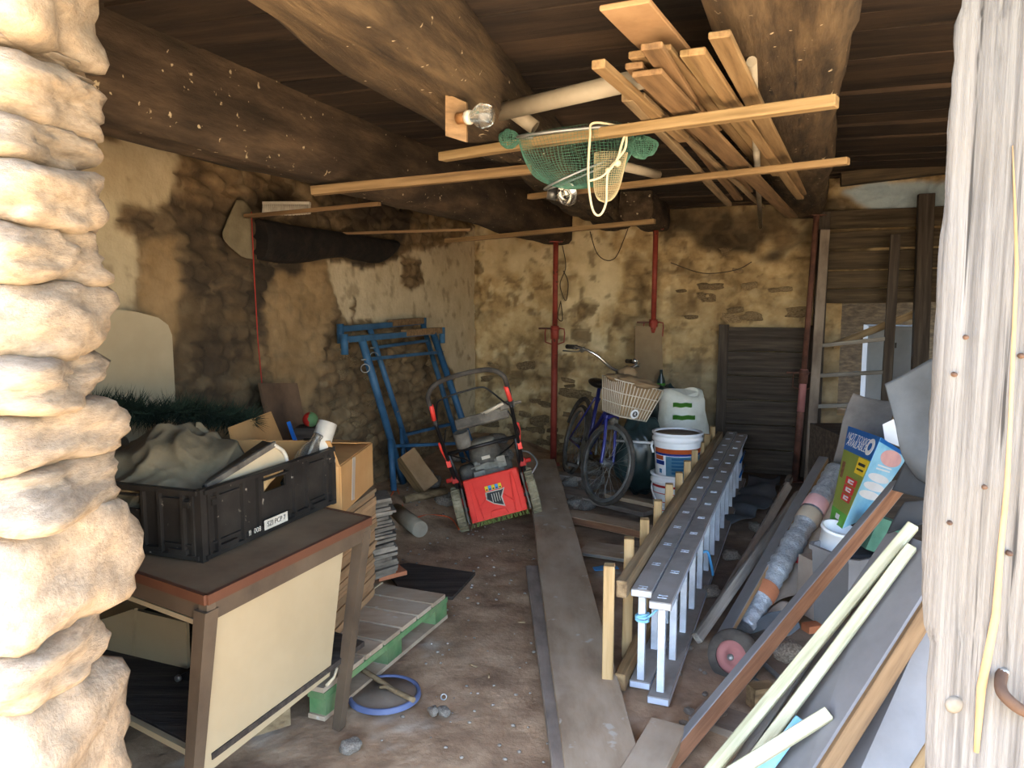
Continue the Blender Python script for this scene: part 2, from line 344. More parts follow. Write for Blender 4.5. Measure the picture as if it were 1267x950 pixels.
def text(s, size, m, mt, parent, name='lettering', ext=.0004, align='CENTER'):
    c = bpy.data.curves.new(name, 'FONT'); c.body = s; c.size = size; c.align_x = align; c.align_y = 'CENTER'; c.extrude = ext
    c.resolution_u = 3; q = bpy.data.objects.new('tmp', c); me = bpy.data.meshes.new_from_object(q); bpy.data.objects.remove(q); bpy.data.curves.remove(c)
    me.materials.clear(); me.materials.append(M[mt]); me.name = name; o = bpy.data.objects.new(name, me); COL.objects.link(o); return setm(o, m, parent)
def face_m(o, right, up):
    """matrix for flat print: X right, Y up, Z out"""
    x = V(right).normalized(); z = x.cross(V(up)).normalized(); y = z.cross(x); m = Matrix((x, y, z)).transposed().to_4x4(); m.translation = o; return m
# ================================================================ THE SETTING
def proj(P):
    d = P - np.array(CAM); c, s = math.cos(TH), math.sin(TH)
    f = d[..., 1] * c - d[..., 2] * s; u = d[..., 1] * s + d[..., 2] * c
    return CX + F * d[..., 0] / f, CY - F * u / f
def vnoise(P, seed=0, octs=4, fr=1.0):
    """value noise on an (n,3) array"""
    out = np.zeros(len(P)); amp = 1.0; tot = 0
    for o in range(octs):
        q = P * fr + seed * 13.7 + o * 5.1; i = np.floor(q).astype(int); f = q - i; f = f * f * (3 - 2 * f)
        def h(a): 
            n = (a[:, 0] * 374761393 + a[:, 1] * 668265263 + a[:, 2] * 1274126177) & 0x7fffffff
            n = (n ^ (n >> 13)) * 1274126177 & 0x7fffffff; return ((n ^ (n >> 16)) & 0xffff) / 65535.
        r = 0
        for dx in (0, 1):
            for dy in (0, 1):
                for dz in (0, 1):
                    wt = (f[:, 0] if dx else 1 - f[:, 0]) * (f[:, 1] if dy else 1 - f[:, 1]) * (f[:, 2] if dz else 1 - f[:, 2])
                    r = r + wt * h(i + np.array([dx, dy, dz]))
        out += amp * (r - .5) * 2; tot += amp; amp *= .5; fr *= 2.1
    return out / tot
def inpoly(x, y, poly):
    r = np.zeros(x.shape, bool); n = len(poly)
    for i in range(n):
        (x0, y0), (x1, y1) = poly[i], poly[(i + 1) % n]
        if y0 == y1: continue
        c = (y0 > y) != (y1 > y); r ^= c & (x < (x1 - x0) * (y - y0) / (y1 - y0) + x0)
    return r
def rubble(s, z, seed, h=.12, wd=.24):
    """coursed rubble: 0 in the joints, 1 on the stones, and a value per stone"""
    row0 = np.floor(z / h); best = np.full(s.shape, 9.); sec = np.full(s.shape, 9.); idv = np.zeros(s.shape)
    for dr in (-1, 0, 1):
        r = row0 + dr; off = np.abs(np.sin(r * 12.9898 + seed) * 43758.5) % 1
        c0 = np.floor(s / wd + off)
        for dc in (-1, 0, 1):
            c = c0 + dc; k = np.sin(c * 78.233 + r * 37.719 + seed) * 43758.5453; j1 = k % 1; j2 = (k * 7.13) % 1
            dx = (s - (c - off + .5 + (j1 - .5) * .7) * wd) / wd; dz = (z - (r + .5 + (j2 - .5) * .5) * h) / h
            d = np.sqrt(dx * dx + dz * dz); m = d < best
            sec = np.where(m, best, np.minimum(sec, d)); idv = np.where(m, (k * 3.7) % 1, idv); best = np.where(m, d, best)
    return np.clip((sec - best) * 3.2, 0, 1), idv
def npmesh(name, P, nu, nv, mt, attrs, parent=None, flip=False):
    me = bpy.data.meshes.new(name); idx = np.arange(nu * nv).reshape(nv, nu)
    q = np.stack([idx[:-1, :-1], idx[:-1, 1:], idx[1:, 1:], idx[1:, :-1]], -1).reshape(-1, 4)
    if flip: q = q[:, ::-1]
    me.from_pydata(P.tolist(), [], q.tolist())
    for k, a in attrs.items():
        at = me.attributes.new(k, 'FLOAT', 'POINT'); at.data.foreach_set('value', a.astype(np.float32))
    me.materials.append(mt); me.shade_smooth(); o = bpy.data.objects.new(name, me); COL.objects.link(o); setm(o, Matrix.Identity(4), parent); return o
def wallmat(name, base, layers, bump=.6):
    """base: sRGB triples over noise; layers: (attribute, colours)"""
    m = mat(name, base, 5, rough=.97, bump=bump, bscale=24, rand=0); n = m.node_tree.nodes; L = m.node_tree.links; b = n['Principled BSDF']
    c = b.inputs['Base Color'].links[0].from_socket; tc = next(x for x in n if x.type == 'TEX_COORD')
    for a, cols in layers:
        t = n.new('ShaderNodeTexNoise'); t.inputs['Scale'].default_value = 4; t.inputs['Detail'].default_value = 8; t.inputs['Roughness'].default_value = .65; L.new(tc.outputs['Object'], t.inputs['Vector'])
        r = n.new('ShaderNodeValToRGB'); r.color_ramp.elements[0].position = .32; r.color_ramp.elements[1].position = .68
        r.color_ramp.elements[0].color = rgb(*cols[0]); r.color_ramp.elements[1].color = rgb(*cols[1]); L.new(t.outputs['Fac'], r.inputs[0])
        at = n.new('ShaderNodeAttribute'); at.attribute_name = a; mx = n.new('ShaderNodeMix'); mx.data_type = 'RGBA'
        L.new(at.outputs['Fac'], mx.inputs[0]); L.new(c, mx.inputs[6]); L.new(r.outputs[0], mx.inputs[7]); c = mx.outputs[2]
    L.new(c, b.inputs['Base Color']); return m
def soft(m, x, y, polys, wob, px):
    """1 inside the measured outlines, with a ragged edge"""
    r = np.zeros(x.shape)
    dx, dy = wob
    for p in polys: r = np.maximum(r, inpoly(x + dx * px, y + dy * px, p).astype(float))
    return r
def blurmask(a, nu, nv, k=2):
    g = a.reshape(nv, nu).copy()
    for _ in range(k):
        p = np.pad(g, 1, 'edge'); g = (p[:-2, 1:-1] + p[2:, 1:-1] + p[1:-1, :-2] + p[1:-1, 2:] + 2 * g) / 6
    return g.ravel()
def wall(name, o, d, nrm, s0, s1, z0, z1, step, fn):
    nu, nv = int((s1 - s0) / step) + 1, int((z1 - z0) / step) + 1
    s, z = np.meshgrid(np.linspace(s0, s1, nu), np.linspace(z0, z1, nv)); s, z = s.ravel(), z.ravel()
    P = np.array(o)[None] + s[:, None] * np.array(d)[None]; P[:, 2] = z
    x, y = proj(P); disp, attrs, mt = fn(P, s, z, x, y, nu, nv)
    P = P + disp[:, None] * np.array(nrm)[None]
    return npmesh(name, P, nu, nv, mt, attrs)
# ---- floor: trodden earth, banked up with rubble along the far left wall
def floorz(x, y):
    d = (V((x, y, 0)) - CORNER).dot(W)
    return .16 * (1 - sstep(.25, 1.0, d)) * sstep(4.6, 5.6, y) + .05 * sstep(6.2, 7.2, y) * (1 - sstep(1.6, 2.2, x))
nu, nv = 260, 330
X, Y = np.meshgrid(np.linspace(-3.6, 4.4, nu), np.linspace(.6, 9.0, nv)); P = np.stack([X.ravel(), Y.ravel(), np.zeros(nu * nv)], 1)
fz = np.array([floorz(a, b) for a, b in P[:, :2]])
n1 = vnoise(P, 1, 5, 2.2); n2 = vnoise(P, 2, 4, 9)
P[:, 2] = fz + n1 * .014 + n2 * .010 - .012
lime = np.clip((vnoise(P, 3, 5, 3.2) - .30) * 5, 0, 1) * np.clip(vnoise(P, 4, 4, 14) * 2 + .5, 0, 1)
right_tone = np.clip((P[:, 0] - .35) * 1.3, 0, 1) * np.clip(.75 + vnoise(P, 5, 4, 2) * .8, 0, 1)  # earth turns darker and greyer towards the right, in patches
fm = wallmat('trodden_earth', [(124,98,74),(162,132,102),(188,158,125)], [('right_tone', ((88,78,70),(120,108,98))), ('lime', ((186,170,148),(208,192,170)))], .7)
floor = T(npmesh('floor', P, nu, nv, fm, {'lime': lime * .8, 'right_tone': right_tone}), kind='structure')
# ---- left wall: soot, stone and the remains of two coats of plaster
CREAM = [[(40,165),(141,180),(145,152),(214,180),(207,240),(190,264),(162,252),(135,262),(133,288),(162,300),(164,388),(40,400)]]
LIGHT = [[(406,325),(470,332),(600,280),(600,492),(566,492),(540,440),(505,400),(430,395),(412,376)], [(586,280),(600,280),(600,600),(560,560),(572,480)]]
TAN = [[(330,318),(412,318),(408,375),(398,420),(398,470),(376,500),(350,512),(330,470),(324,400)], [(165,305),(215,300),(222,370),(300,380),(310,400),(240,400),(225,470),(165,400)]]
SOOT = [[(190,235),(330,240),(330,330),(322,400),(318,520),(80,540),(80,470),(218,480),(214,382),(230,300)], [(135,262),(205,262),(240,300),(150,300)], [(300,240),(520,240),(490,330),(325,335)]]
def f_left(P, s, z, x, y, nu, nv):
    wob = (vnoise(P, 11, 5, 4), vnoise(P, 12, 5, 4))
    cr = soft(None, x, y, CREAM, wob, 14); li = soft(None, x, y, LIGHT, wob, 16); ta = soft(None, x, y, TAN, wob, 22); st = soft(None, x, y, SOOT, wob, 34)
    hole = inpoly(x + wob[0] * 8, y + wob[1] * 8, [(492,322),(520,322),(524,350),(508,362),(492,352)]); li[hole] = 0
    pl_ = np.maximum(cr, li); pl_[vnoise(P, 19, 5, 7) > .52] = 0
    g, idv = rubble(s + wob[0] * .09, z + wob[1] * .05, 3, .09, .25)
    cover = blurmask(np.maximum(pl_, ta * .7), nu, nv, 1)
    disp = cover * .016 + (1 - cover) * g * .036 + vnoise(P, 13, 5, 6) * .008
    return disp, {'pit': np.clip((vnoise(P, 18, 5, 10) - .2) * 6, 0, 1) * .5, 'fleck': np.clip((vnoise(P, 17, 5, 8) - .22) * 5, 0, 1) * .45 * (1 - pl_), 'joint': (1 - cover) * (1 - g) * .5, 'tan': blurmask(ta, nu, nv, 4) * .8, 'soot': np.clip(blurmask(st, nu, nv, 3) * (.75 + vnoise(P, 14, 5, 3) * .7), 0, .93) * (1 - pl_), 'cream': blurmask(cr * pl_, nu, nv, 1), 'light': blurmask(li * pl_, nu, nv, 1)}, \
        wallmat('left_wall_surface', [(80,64,46),(120,97,68),(146,120,86)], [('joint', ((50,40,30),(74,60,44))), ('fleck', ((150,128,96),(176,154,120))), ('tan', ((134,106,70),(168,138,98))), ('soot', ((26,22,18),(60,50,40))), ('cream', ((176,156,122),(196,178,144))), ('light', ((180,160,128),(204,186,154))), ('pit', ((104,86,62),(130,110,82)))])
wl = T(wall('wall_left', CORNER, -U, W, -.05, 7.2, -.1, 2.72, .018, f_left), kind='structure')
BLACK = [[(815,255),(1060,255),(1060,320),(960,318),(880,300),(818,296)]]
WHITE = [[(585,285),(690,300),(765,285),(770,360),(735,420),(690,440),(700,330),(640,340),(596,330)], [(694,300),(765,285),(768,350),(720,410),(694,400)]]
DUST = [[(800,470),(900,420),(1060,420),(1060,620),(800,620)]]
def f_back(P, s, z, x, y, nu, nv):
    wob = (vnoise(P, 21, 5, 4), vnoise(P, 22, 5, 4))
    g, idv = rubble(s + wob[0] * .06, z + wob[1] * .04, 8, .13, .3)
    nse = vnoise(P, 25, 6, 3.0); cov = np.clip((nse + .30) * 3.5, 0, 1); low = np.clip((y - 500) / 60, 0, 1); cov = cov * (1 - .8 * low)
    cov = np.where(x > 830, cov * .55, cov)
    for px, py, r in ((725,385,12),(722,412,13),(702,452,13),(512,342,14),(590,330,9),(640,466,10),(850,335,14),(905,300,20)):
        cov = np.where(np.hypot(x - px + wob[0] * 10, y - py + wob[1] * 10) < r, 0, cov)
    crack = np.abs(x - 588 - wob[0] * 16) < 3.5
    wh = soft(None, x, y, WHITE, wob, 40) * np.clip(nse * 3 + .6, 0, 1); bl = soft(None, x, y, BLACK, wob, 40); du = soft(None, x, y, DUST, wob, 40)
    disp = cov * .02 + (1 - cov) * g * .04 + vnoise(P, 23, 6, 5) * .018 - crack * .03
    stn = (1 - cov) * np.where(idv > .55, 1, .35) * g
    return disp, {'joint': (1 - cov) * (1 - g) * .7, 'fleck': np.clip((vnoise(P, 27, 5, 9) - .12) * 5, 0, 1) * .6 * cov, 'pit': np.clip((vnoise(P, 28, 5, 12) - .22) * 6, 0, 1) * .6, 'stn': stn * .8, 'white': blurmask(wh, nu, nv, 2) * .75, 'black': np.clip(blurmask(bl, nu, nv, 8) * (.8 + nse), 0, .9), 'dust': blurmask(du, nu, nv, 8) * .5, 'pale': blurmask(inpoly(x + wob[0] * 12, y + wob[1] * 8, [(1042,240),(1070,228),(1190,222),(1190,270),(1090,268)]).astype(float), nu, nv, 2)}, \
        wallmat('back_wall_surface', [(136,112,76),(180,152,108),(204,180,136)], [('white', ((198,178,138),(222,204,166))), ('fleck', ((206,184,142),(224,206,166))), ('pit', ((84,64,42),(110,88,60))), ('stn', ((84,64,42),(120,96,64))), ('black', ((30,25,20),(66,54,40))), ('dust', ((98,86,70),(122,110,94))), ('joint', ((66,52,36),(92,74,52))), ('pale', ((138,152,158),(170,182,186)))], .8)  # 'pale' puts the bluish daylight on the top right wall strip into its colour
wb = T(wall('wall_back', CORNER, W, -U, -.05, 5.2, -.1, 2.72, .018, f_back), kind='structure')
# opening in the far right part of the back wall
def cutbox(o, t0, t1, z0, z1):
    me = o.data; b = bmesh.new(); b.from_mesh(me)
    kill = [f for f in b.faces if t0 < (f.calc_center_median() - CORNER).dot(W) < t1 and z0 < f.calc_center_median().z < z1]
    bmesh.ops.delete(b, geom=kill, context='FACES'); b.to_mesh(me); b.free()
cutbox(wb, 3.52, 4.75, .55, 1.62)
# ---- solid masonry behind the two wall faces, the other walls, ceiling
def slab(name, a, b_, t, z0, z1, mt, side):
    a, b_ = V(a), V(b_); n = Zv.cross((b_ - a).normalized()) * side * t
    m = MB(); m.hexa([V((p.x, p.y, z0)) for p in (a, b_, b_ + n, a + n)] + [V((p.x, p.y, z1)) for p in (a, b_, b_ + n, a + n)]); return T(m.build(name, mt), kind='structure')
e1 = CORNER + W * 3.5 + U * .03; e2 = CORNER + W * 4.77 + U * .03
slab('wall_back_core', CORNER - W * .4 + U * .06, e1, .35, -.1, 2.75, 'mortar', 1)
slab('wall_back_sill', e1, e2, .35, -.1, .56, 'mortar', 1); slab('wall_back_lintel', e1, e2, .35, 1.6, 2.75, 'mortar', 1); slab('wall_back_jamb', e2, CORNER + W * 5.3 + U * .03, .35, -.1, 2.75, 'mortar', 1)
slab('wall_left_core', CORNER - W * .06 + U * .4, CORNER - U * 7.3 - W * .06, .35, -.1, 2.75, 'mortar', -1)
slab('wall_right', CORNER + W * 5.05 + U * .3, CORNER + W * 5.05 - U * 5.6, .35, -.1, 2.75, 'mortar', 1)
m = MB(); cs = [CORNER - W * .5 + U * .5, CORNER + W * 5.5 + U * .5, CORNER + W * 5.5 - U * 7.5, CORNER - W * .5 - U * 7.5]
m.hexa([V((p.x, p.y, 2.70)) for p in cs] + [V((p.x, p.y, 2.95)) for p in cs]); ceil = T(m.build('ceiling', 'ceilwood'), kind='structure')
s = -.1; k = 0
while s < 6.9:                              # floorboards of the loft, seen from below
    wd = random.uniform(.17, .25); c = CORNER - U * (s + wd / 2); z = 2.455 + random.uniform(-.012, .012)
    for a, b_, z in ((c - W * .1, c + W * 3.05, z), (c + W * 3.05, c + W * 5.1, z + .21)):
        plank('plank', V((a.x, a.y, z)), V((b_.x, b_.y, z + random.uniform(-.01, .01))), wd - .008, .028, -Zv, 'ceilwood', ceil, warp=.012, seg=10, bev=.002)
    s += wd
# ---- front: rubble pier on the left, lintel, ground outside, all built of separate stones where one sees them
def stone_variants(n, sub, amp, fr, mt, sq=(1, 1, 1), power=4):
    out = []
    for i in range(n):
        b = bmesh.new(); bmesh.ops.create_icosphere(b, subdivisions=sub, radius=1)
        for v in b.verts:
            p = v.co; k = (abs(p.x) ** power + abs(p.y) ** power + abs(p.z) ** power) ** (-1 / power)
            q = p * fr + V((i * 9.7, 3.3, i)); v.co = p * k * (1 + amp * noise.noise(q) + amp * .45 * noise.noise(q * 2.7) + amp * .2 * noise.noise(q * 6))
        for f in b.faces: f.smooth = sub > 1
        me = bpy.data.meshes.new('stone'); b.to_mesh(me); b.free(); me.materials.append(M[mt]); out.append(me)
    return out
def put(me, name, m, parent=None, **k): o = bpy.data.objects.new(name, me); COL.objects.link(o); setm(o, m, parent); return T(o, k.get('label'), k.get('category'), k.get('group'))
def TRS(p, rot, s): return Matrix.Translation(p) @ (rot if isinstance(rot, Matrix) else Matrix.Rotation(rot, 4, 'Z')) @ Matrix.Diagonal((*s, 1))
m = MB(); m.hexa([V(p) for p in ((-3.0,1.32,-.1),(-.92,1.32,-.1),(-1.15,1.9,-.1),(-3.0,1.9,-.1),(-3.0,1.32,2.75),(-.92,1.32,2.75),(-1.15,1.9,2.75),(-3.0,1.9,2.75))])
wf = T(m.build('wall_front', 'mortar'), kind='structure')
jv = stone_variants(8, 4, .24, 1.5, 'jamb', power=5)
edges = [(-60,72,112),(72,92,84),(88,160,104),(158,214,90),(212,286,113),(284,350,108),(350,434,116),(430,494,120),(492,566,114),(566,628,124),(624,764,131),(758,828,118),(822,1000,134)]
for i, (y0, y1, xr) in enumerate(edges):     # each course ends in one big stone; two smaller ones carry it on
    Yf = 1.27; a, b_ = pY(xr, y0, 1.42), pY(xr, y1, 1.42); h = a.z - b_.z; zc = (a.z + b_.z) / 2; x1 = x0 = (a.x + b_.x) / 2
    wd = random.uniform(.20, .30)
    for j in range(3):
        o = put(random.choice(jv), 'stone', TRS((x1 - wd / 2, Yf + .10 + random.uniform(-.01, .015), zc), Matrix.Rotation(random.uniform(-.06, .06), 4, 'Y') @ Matrix.Rotation(random.choice((0, math.pi)) + random.uniform(-.1, .1), 4, 'Z'), (wd * .5, .16, h * .56)), wf)
        x1 -= wd - .01; wd = random.uniform(.16, .3)
    put(random.choice(jv), 'stone', TRS(((x0 - .62), Yf + .44, zc - .02), random.uniform(-.1, .1), (.18, .2, h * .55)), wf)
m = MB(); m.box((.9, 1.15, 2.63), (5.2, .5, .34)); T(m.build('wall_front_lintel', 'mortar'), kind='structure')
m = MB(); m.box((0, -8, -.14), (40, 18.6, .2)); T(m.build('ground', 'ground'), kind='structure')
# right of the post the front wall is left out to admit more daylight
# ---- yard wall seen through the opening at the back, and a white cabinet standing there
q = CORNER + W * 4.1 + U * 2.6
slab('wall_yard', q - W * 2.6, q + W * 2.6, .3, -.1, 1.75, 'boarding', 1)
m = MB(); m.hexa([V((p.x, p.y, -.12)) for p in (CORNER + U * .3 - W, CORNER + U * .3 + W * 7, CORNER + U * 4 + W * 7, CORNER + U * 4 - W)] + [V((p.x, p.y, -.02)) for p in (CORNER + U * .3 - W, CORNER + U * .3 + W * 7, CORNER + U * 4 + W * 7, CORNER + U * 4 - W)]); T(m.build('ground_yard', 'ground'), kind='structure')
m = MB(); c = CORNER + W * 4.1 + U * 1.6; m.box((c.x, c.y, 2.15), (4.6, 2.9, .08), Matrix.Rotation(-AZ, 3, 'Z')); T(m.build('yard_shade_slab', 'darkwood'), kind='structure')  # unseen slab added over the yard to keep the view through the opening dim
# ---- horizontal boarding over and under that opening
for i, (z, hgt) in enumerate(((2.28,.17),(2.10,.16),(1.93,.17),(1.76,.16),(1.62,.14))):
    a = CORNER + W * 3.36 - U * .07; b_ = CORNER + W * 5.0 - U * .07
    plank('plank', V((a.x, a.y, z)), V((b_.x, b_.y, z + .02)), .028, hgt - .012, Zv, 'boarding', wb, warp=.01)
# ================================================================ BEAMS, PROPS, LATHS
def beam(name, p0, p1, z0, w, h, mt, label, sag=0, seed=0, amp=.03, n=44):
    p0, p1 = V(p0), V(p1); d = (p1 - p0).normalized(); L = (p1 - p0).length; side = d.cross(Zv); m = MB(); rings = []
    for i in range(n + 1):
        t = i / n; c = p0.lerp(p1, t); zz = z0 + sag * math.sin(t * math.pi) * -1; r = []
        for k in range(28):
            a = 2 * math.pi * k / 28; x, y = math.cos(a), math.sin(a); e = (abs(x) ** 5 + abs(y) ** 5) ** -.2
            q = V((x * 1.3, y * 1.3, t * L * 1.1 + seed * 11)); kk = 1 + amp / .22 * noise.noise(q) + amp / .5 * noise.noise(q * 3.1)
            r.append(V((c.x, c.y, zz + h / 2)) + side * (x * e * kk * w / 2) + Zv * (y * e * (kk if y < 0 else 1) * h / 2))
        rings.append(r)
    m.loft(rings); o = V((p0.x, p0.y, z0))
    return m.build(name, mt, None, label, 'beam', 'ceiling beams', at=o, axis=d)
def along(px, py, slope, y): return (px - slope * (py - y), y)
bB = beam('ceiling_beam', (*along(.4, 7.45, .334, .9), 0), (*along(.4, 7.45, .334, 7.62), 0), 2.12, .27, .42, 'beamdark', 'soot-blackened speckled oak ceiling beam nearest the left wall', .0, 1)
bA = beam('ceiling_beam', (*along(.88, 7.0, .25, .8), 0), (*along(.88, 7.0, .25, 7.3), 0), 2.225, .30, .32, 'beam', 'middle rough-hewn brown oak ceiling beam with a bulb fixed to it', .02, 2, .045)
bC = beam('ceiling_beam', (*along(2.44, 6.6, .386, .8), 0), (*along(2.44, 6.6, .386, 7.0), 0), 2.30, .37, .42, 'beam', 'wide cracked oak ceiling beam above the bundle of planks', .0, 3, .03)
beam('ceiling_beam', (.98, 6.2, 0), (1.325, 7.2, 0), 2.21, .26, .26, 'beamdark', 'short dark beam stub added to fill the dark over the right-hand red prop', .0, 4, .02, 12)  # added stub, stands in for the darkness under the ceiling here
# black lintel built into the left wall
def on_left(px, off=.0):
    d = ray(px, 369); t = (CORNER + W * off).dot(W) / d.dot(W); return d * t
a, b_ = on_left(322, .05), on_left(487, .05); m = MB(); d = (b_ - a).normalized(); rings = []
for i in range(21):
    t = i / 20; c = a.lerp(b_, t); k = math.sqrt(max(.02, 1 - max(0, (t - .8) / .2) ** 2)); lo = pP(322 + 165 * t, 322 + 4 * math.sin(t * 9), CORNER + W * .05, W).z
    top = 2.06; hh = (top - lo) * (.35 + .65 * k); r = []
    for q in range(14):
        an = 2 * math.pi * q / 14; r.append(V((c.x, c.y, top - hh / 2)) + W * math.cos(an) * .07 + Zv * math.sin(an) * hh / 2 * (1 + .06 * noise.noise(V((t * 6, an, 0)))))
    rings.append(r)
m.loft(rings); m.build('charred_lintel', 'char', None, 'charred black round-ended lintel set in the left wall', 'lintel')
# ---- red steel props under the beams
def prop(base, top, label, mt='steel_red', split=.62, split_mt=None):
    base, top = V(base), V(top); d = (top - base).normalized(); L = (top - base).length
    e = empty('steel_prop', Matrix.Translation(base), label, 'prop', 'steel props under the beams'); s = base + d * L * split; x = V((1, 0, 0))
    m = MB(); m.cyl(base + d * .008, s, .030, seg=18); m.build('outer_tube', mt, e)
    m = MB(); m.cyl(s, top - d * .008, .024, seg=18); m.build('inner_tube', split_mt or mt, e)
    m = MB(); m.cyl(s - d * .10, s + d * .02, .038, seg=18); m.cyl(s - d * .02, s, .043, seg=18); m.build('collar', mt, e)
    m = MB(); m.tube([s + x * a - d * b + V((0, -.01, 0)) for a, b in ((.03, .0), (.085, .01), (.09, .05), (.085, .13), (.03, .15))], .006); m.tube([s + x * a - d * b for a, b in ((-.03, .0), (-.085, .01), (-.09, .05), (-.085, .13), (-.03, .15))], .006); m.build('handle', mt, e)
    m = MB(); m.tube([s - x * .15 - d * .005, s + x * .05 - d * .005], .008); m.build('pin', 'steel_rusty', e)
    for p, nm in ((base, 'base_plate'), (top - d * .008, 'top_plate')):
        m = MB(); m.box(p + d * .004, (.12, .12, .008)); m.build(nm, mt, e)
    return e
pA = pZ(684.5, 574, .05); prop((pA.x, pA.y, .045), (pA.x + .012, pA.y, 2.115), 'red steel prop with a pin and handle beside the blue bicycle')
prop((1.28, 7.02, .03), (1.295, 7.02, 2.22), 'red steel prop rising behind the brown board at the back wall')
p3 = pY(984, 585, 6.62); prop((p3.x, p3.y, 0), (p3.x + .09, p3.y, 2.30), 'rusty steel prop with a faded pink band in front of the dark door leaf', 'steel_rusty', .42, 'steel_rusty')
d = V((.09, 0, 2.30)).normalized(); o = bpy.data.objects['steel_prop.002']; m = MB(); m.cyl(V((p3.x, p3.y, 0)) + d * .62, V((p3.x, p3.y, 0)) + d * .99, .0315, seg=18); m.build('pink_band', 'steel_pink', o, 'faded pink band')
# ---- laths under the beams
LA = 'laths nailed under the beams'
def lath(a, b_, w, t, mt, label, up=Zv): return plank('lath', a, b_, w, t, up, mt, None, label, 'lath', LA, warp=.006)
lath(pZ(547, 194, 2.165), pZ(1036, 126, 2.165), .050, .034, 'yellow', 'pale yellow lath running under the green net and the front of the plank bundle')
lath(pZ(655, 243, 2.165), pZ(1050, 199, 2.165), .042, .030, 'fresh', 'pale lath carrying the far ends of the plank bundle')
lath(pZ(386, 237, 2.078), pZ(658, 210, 2.17), .052, .040, 'fresh', 'light brown lath crossing from the sooty beam to the middle beam')
lath(pZ(303, 267, 2.06), pZ(470, 253, 2.085), .030, .020, 'fresh2', 'thin orange lath that holds the white brush')
lath(pZ(415, 289, 2.05), pZ(582, 285, 2.085), .032, .018, 'fresh2', 'thin orange lath just below the charred lintel')
lath(pZ(552, 298, 2.065), pZ(810, 274, 2.13), .050, .034, 'fresh', 'long lath near the back wall above the left red prop')
# ---- the bundle of planks lying on the two laths
def up2(px, py, z=2.2): return pZ(px, py, z)
BU = 'offcuts of timber stored on the ceiling laths'
def batten(name, a, b_, w, t, mt, label, z=2.21, cat='plank'):
    p, q = pZ(*a, z), pZ(*b_, z); t *= .8; return plank(name, p, q, w, t, Zv, mt, None, label, cat, BU, warp=.008)
batten('chipboard_strip', (772, 2), (862, 104), .125, .018, 'fibre', 'wide pale chipboard strip at the top of the plank bundle', 2.30)
batten('batten', (740, 80), (846, 172), .038, .03, 'fresh', 'round-edged batten on the left side of the plank bundle', 2.20)
batten('batten', (776, 120), (902, 252), .036, .03, 'rail', 'dull brown batten at the bundle side next to the green net', 2.20)
batten('batten', (784, 80), (914, 246), .050, .022, 'fresh2', 'orange batten beside the round-edged one in the bundle', 2.235)
batten('batten', (788, 66), (886, 160), .050, .025, 'fresh', 'square-ended batten crossing over the bundle from the chipboard strip', 2.26)
batten('batten', (806, 56), (926, 236), .055, .022, 'fresh2', 'orange-brown wide batten in the middle of the bundle', 2.235)
batten('batten', (820, 58), (940, 205), .045, .020, 'fresh', 'thin batten with a splintered end in the middle of the bundle', 2.255)
batten('batten', (800, 92), (980, 268), .085, .02, 'fresh2', 'longest board of the bundle, its far end wide and dark-ringed', 2.206)
batten('batten', (862, 64), (990, 245), .045, .024, 'fresh', 'pale batten just left of the white pole', 2.228)
batten('batten', (850, 66), (960, 216), .040, .024, 'yellow', 'yellowish batten with a clean sawn end in the bundle', 2.25)
batten('batten', (890, 42), (992, 240), .055, .022, 'fresh', 'clean flat batten on the right side of the bundle', 2.235)
batten('batten', (792, 118), (944, 256), .028, .02, 'rail', 'narrow brown batten hidden in the far half of the bundle', 2.21)
m = MB(); m.tube([pZ(930, 76, 2.268), pZ(941, 281, 2.17)], .015, 12); m.build('pole', 'pipe', None, 'thin whitish pole sticking out past the end of the plank bundle', 'pole', BU)
for pts, r, lb in ((((604, 142), (800, 96)), .030, 'long grey plastic pipe lying across from the bulb to the planks'), (((617, 125), (662, 158)), .026, 'short grey plastic pipe with an open end beside the bulb')):
    a, b_ = pZ(*pts[0], 2.245 if r > .027 else 2.3), pZ(*pts[1], 2.245 if r > .027 else 2.2); m = MB(); d = (b_ - a)
    m.lathe(a, d, [(r * .82, .01), (r * .82, 0), (r, 0), (r, d.length), (r * .8, d.length)], 20, caps=False); m.build('plastic_pipe', 'pipe', None, lb, 'pipe', at=None, axis=None)
for a, b_, lb in (((768, 205), (814, 216), 'short grey pipe end behind the cream net tail'),):
    m = MB(); m.tube([pZ(*a, 2.2), pZ(*b_, 2.2)], .022, 14); m.build('plastic_pipe', 'pipe', None, lb, 'pipe')
# ---- bulb on its wooden plate
Yb = 2.42; e = empty('wall_bulb', Matrix.Translation(pY(564, 145, Yb)), 'bare glass bulb sticking out sideways from a wooden plate on the beam', 'lamp')
m = MB(); m.hexa([pY(551, 115, Yb), pY(577, 127, Yb + .02), pY(577, 176, Yb + .02), pY(551, 168, Yb), pY(553, 115, Yb + .03), pY(579, 127, Yb + .05), pY(579, 176, Yb + .05), pY(553, 168, Yb + .03)]); m.build('plate', 'fresh2', e)
a = pY(570, 146, Yb - .005); d = (pY(600, 143, Yb - .05) - a).normalized()
m = MB(); m.lathe(a, d, [(.018, -.01), (.018, .022), (.014, .024)], 18); m.build('socket', 'cork', e)
m = MB(); m.lathe(a + d * .022, d, [(.021, 0), (.022, .014), (.018, .018)], 18); m.build('porcelain_ring', 'porc', e)
m = MB(); m.lathe(a + d * .034, d, [(.014, 0), (.017, .012), (.030, .028), (.037, .045), (.036, .058), (.026, .075), (.012, .083), (.002, .085)], 24); m.build('glass_bulb', 'glass', e)
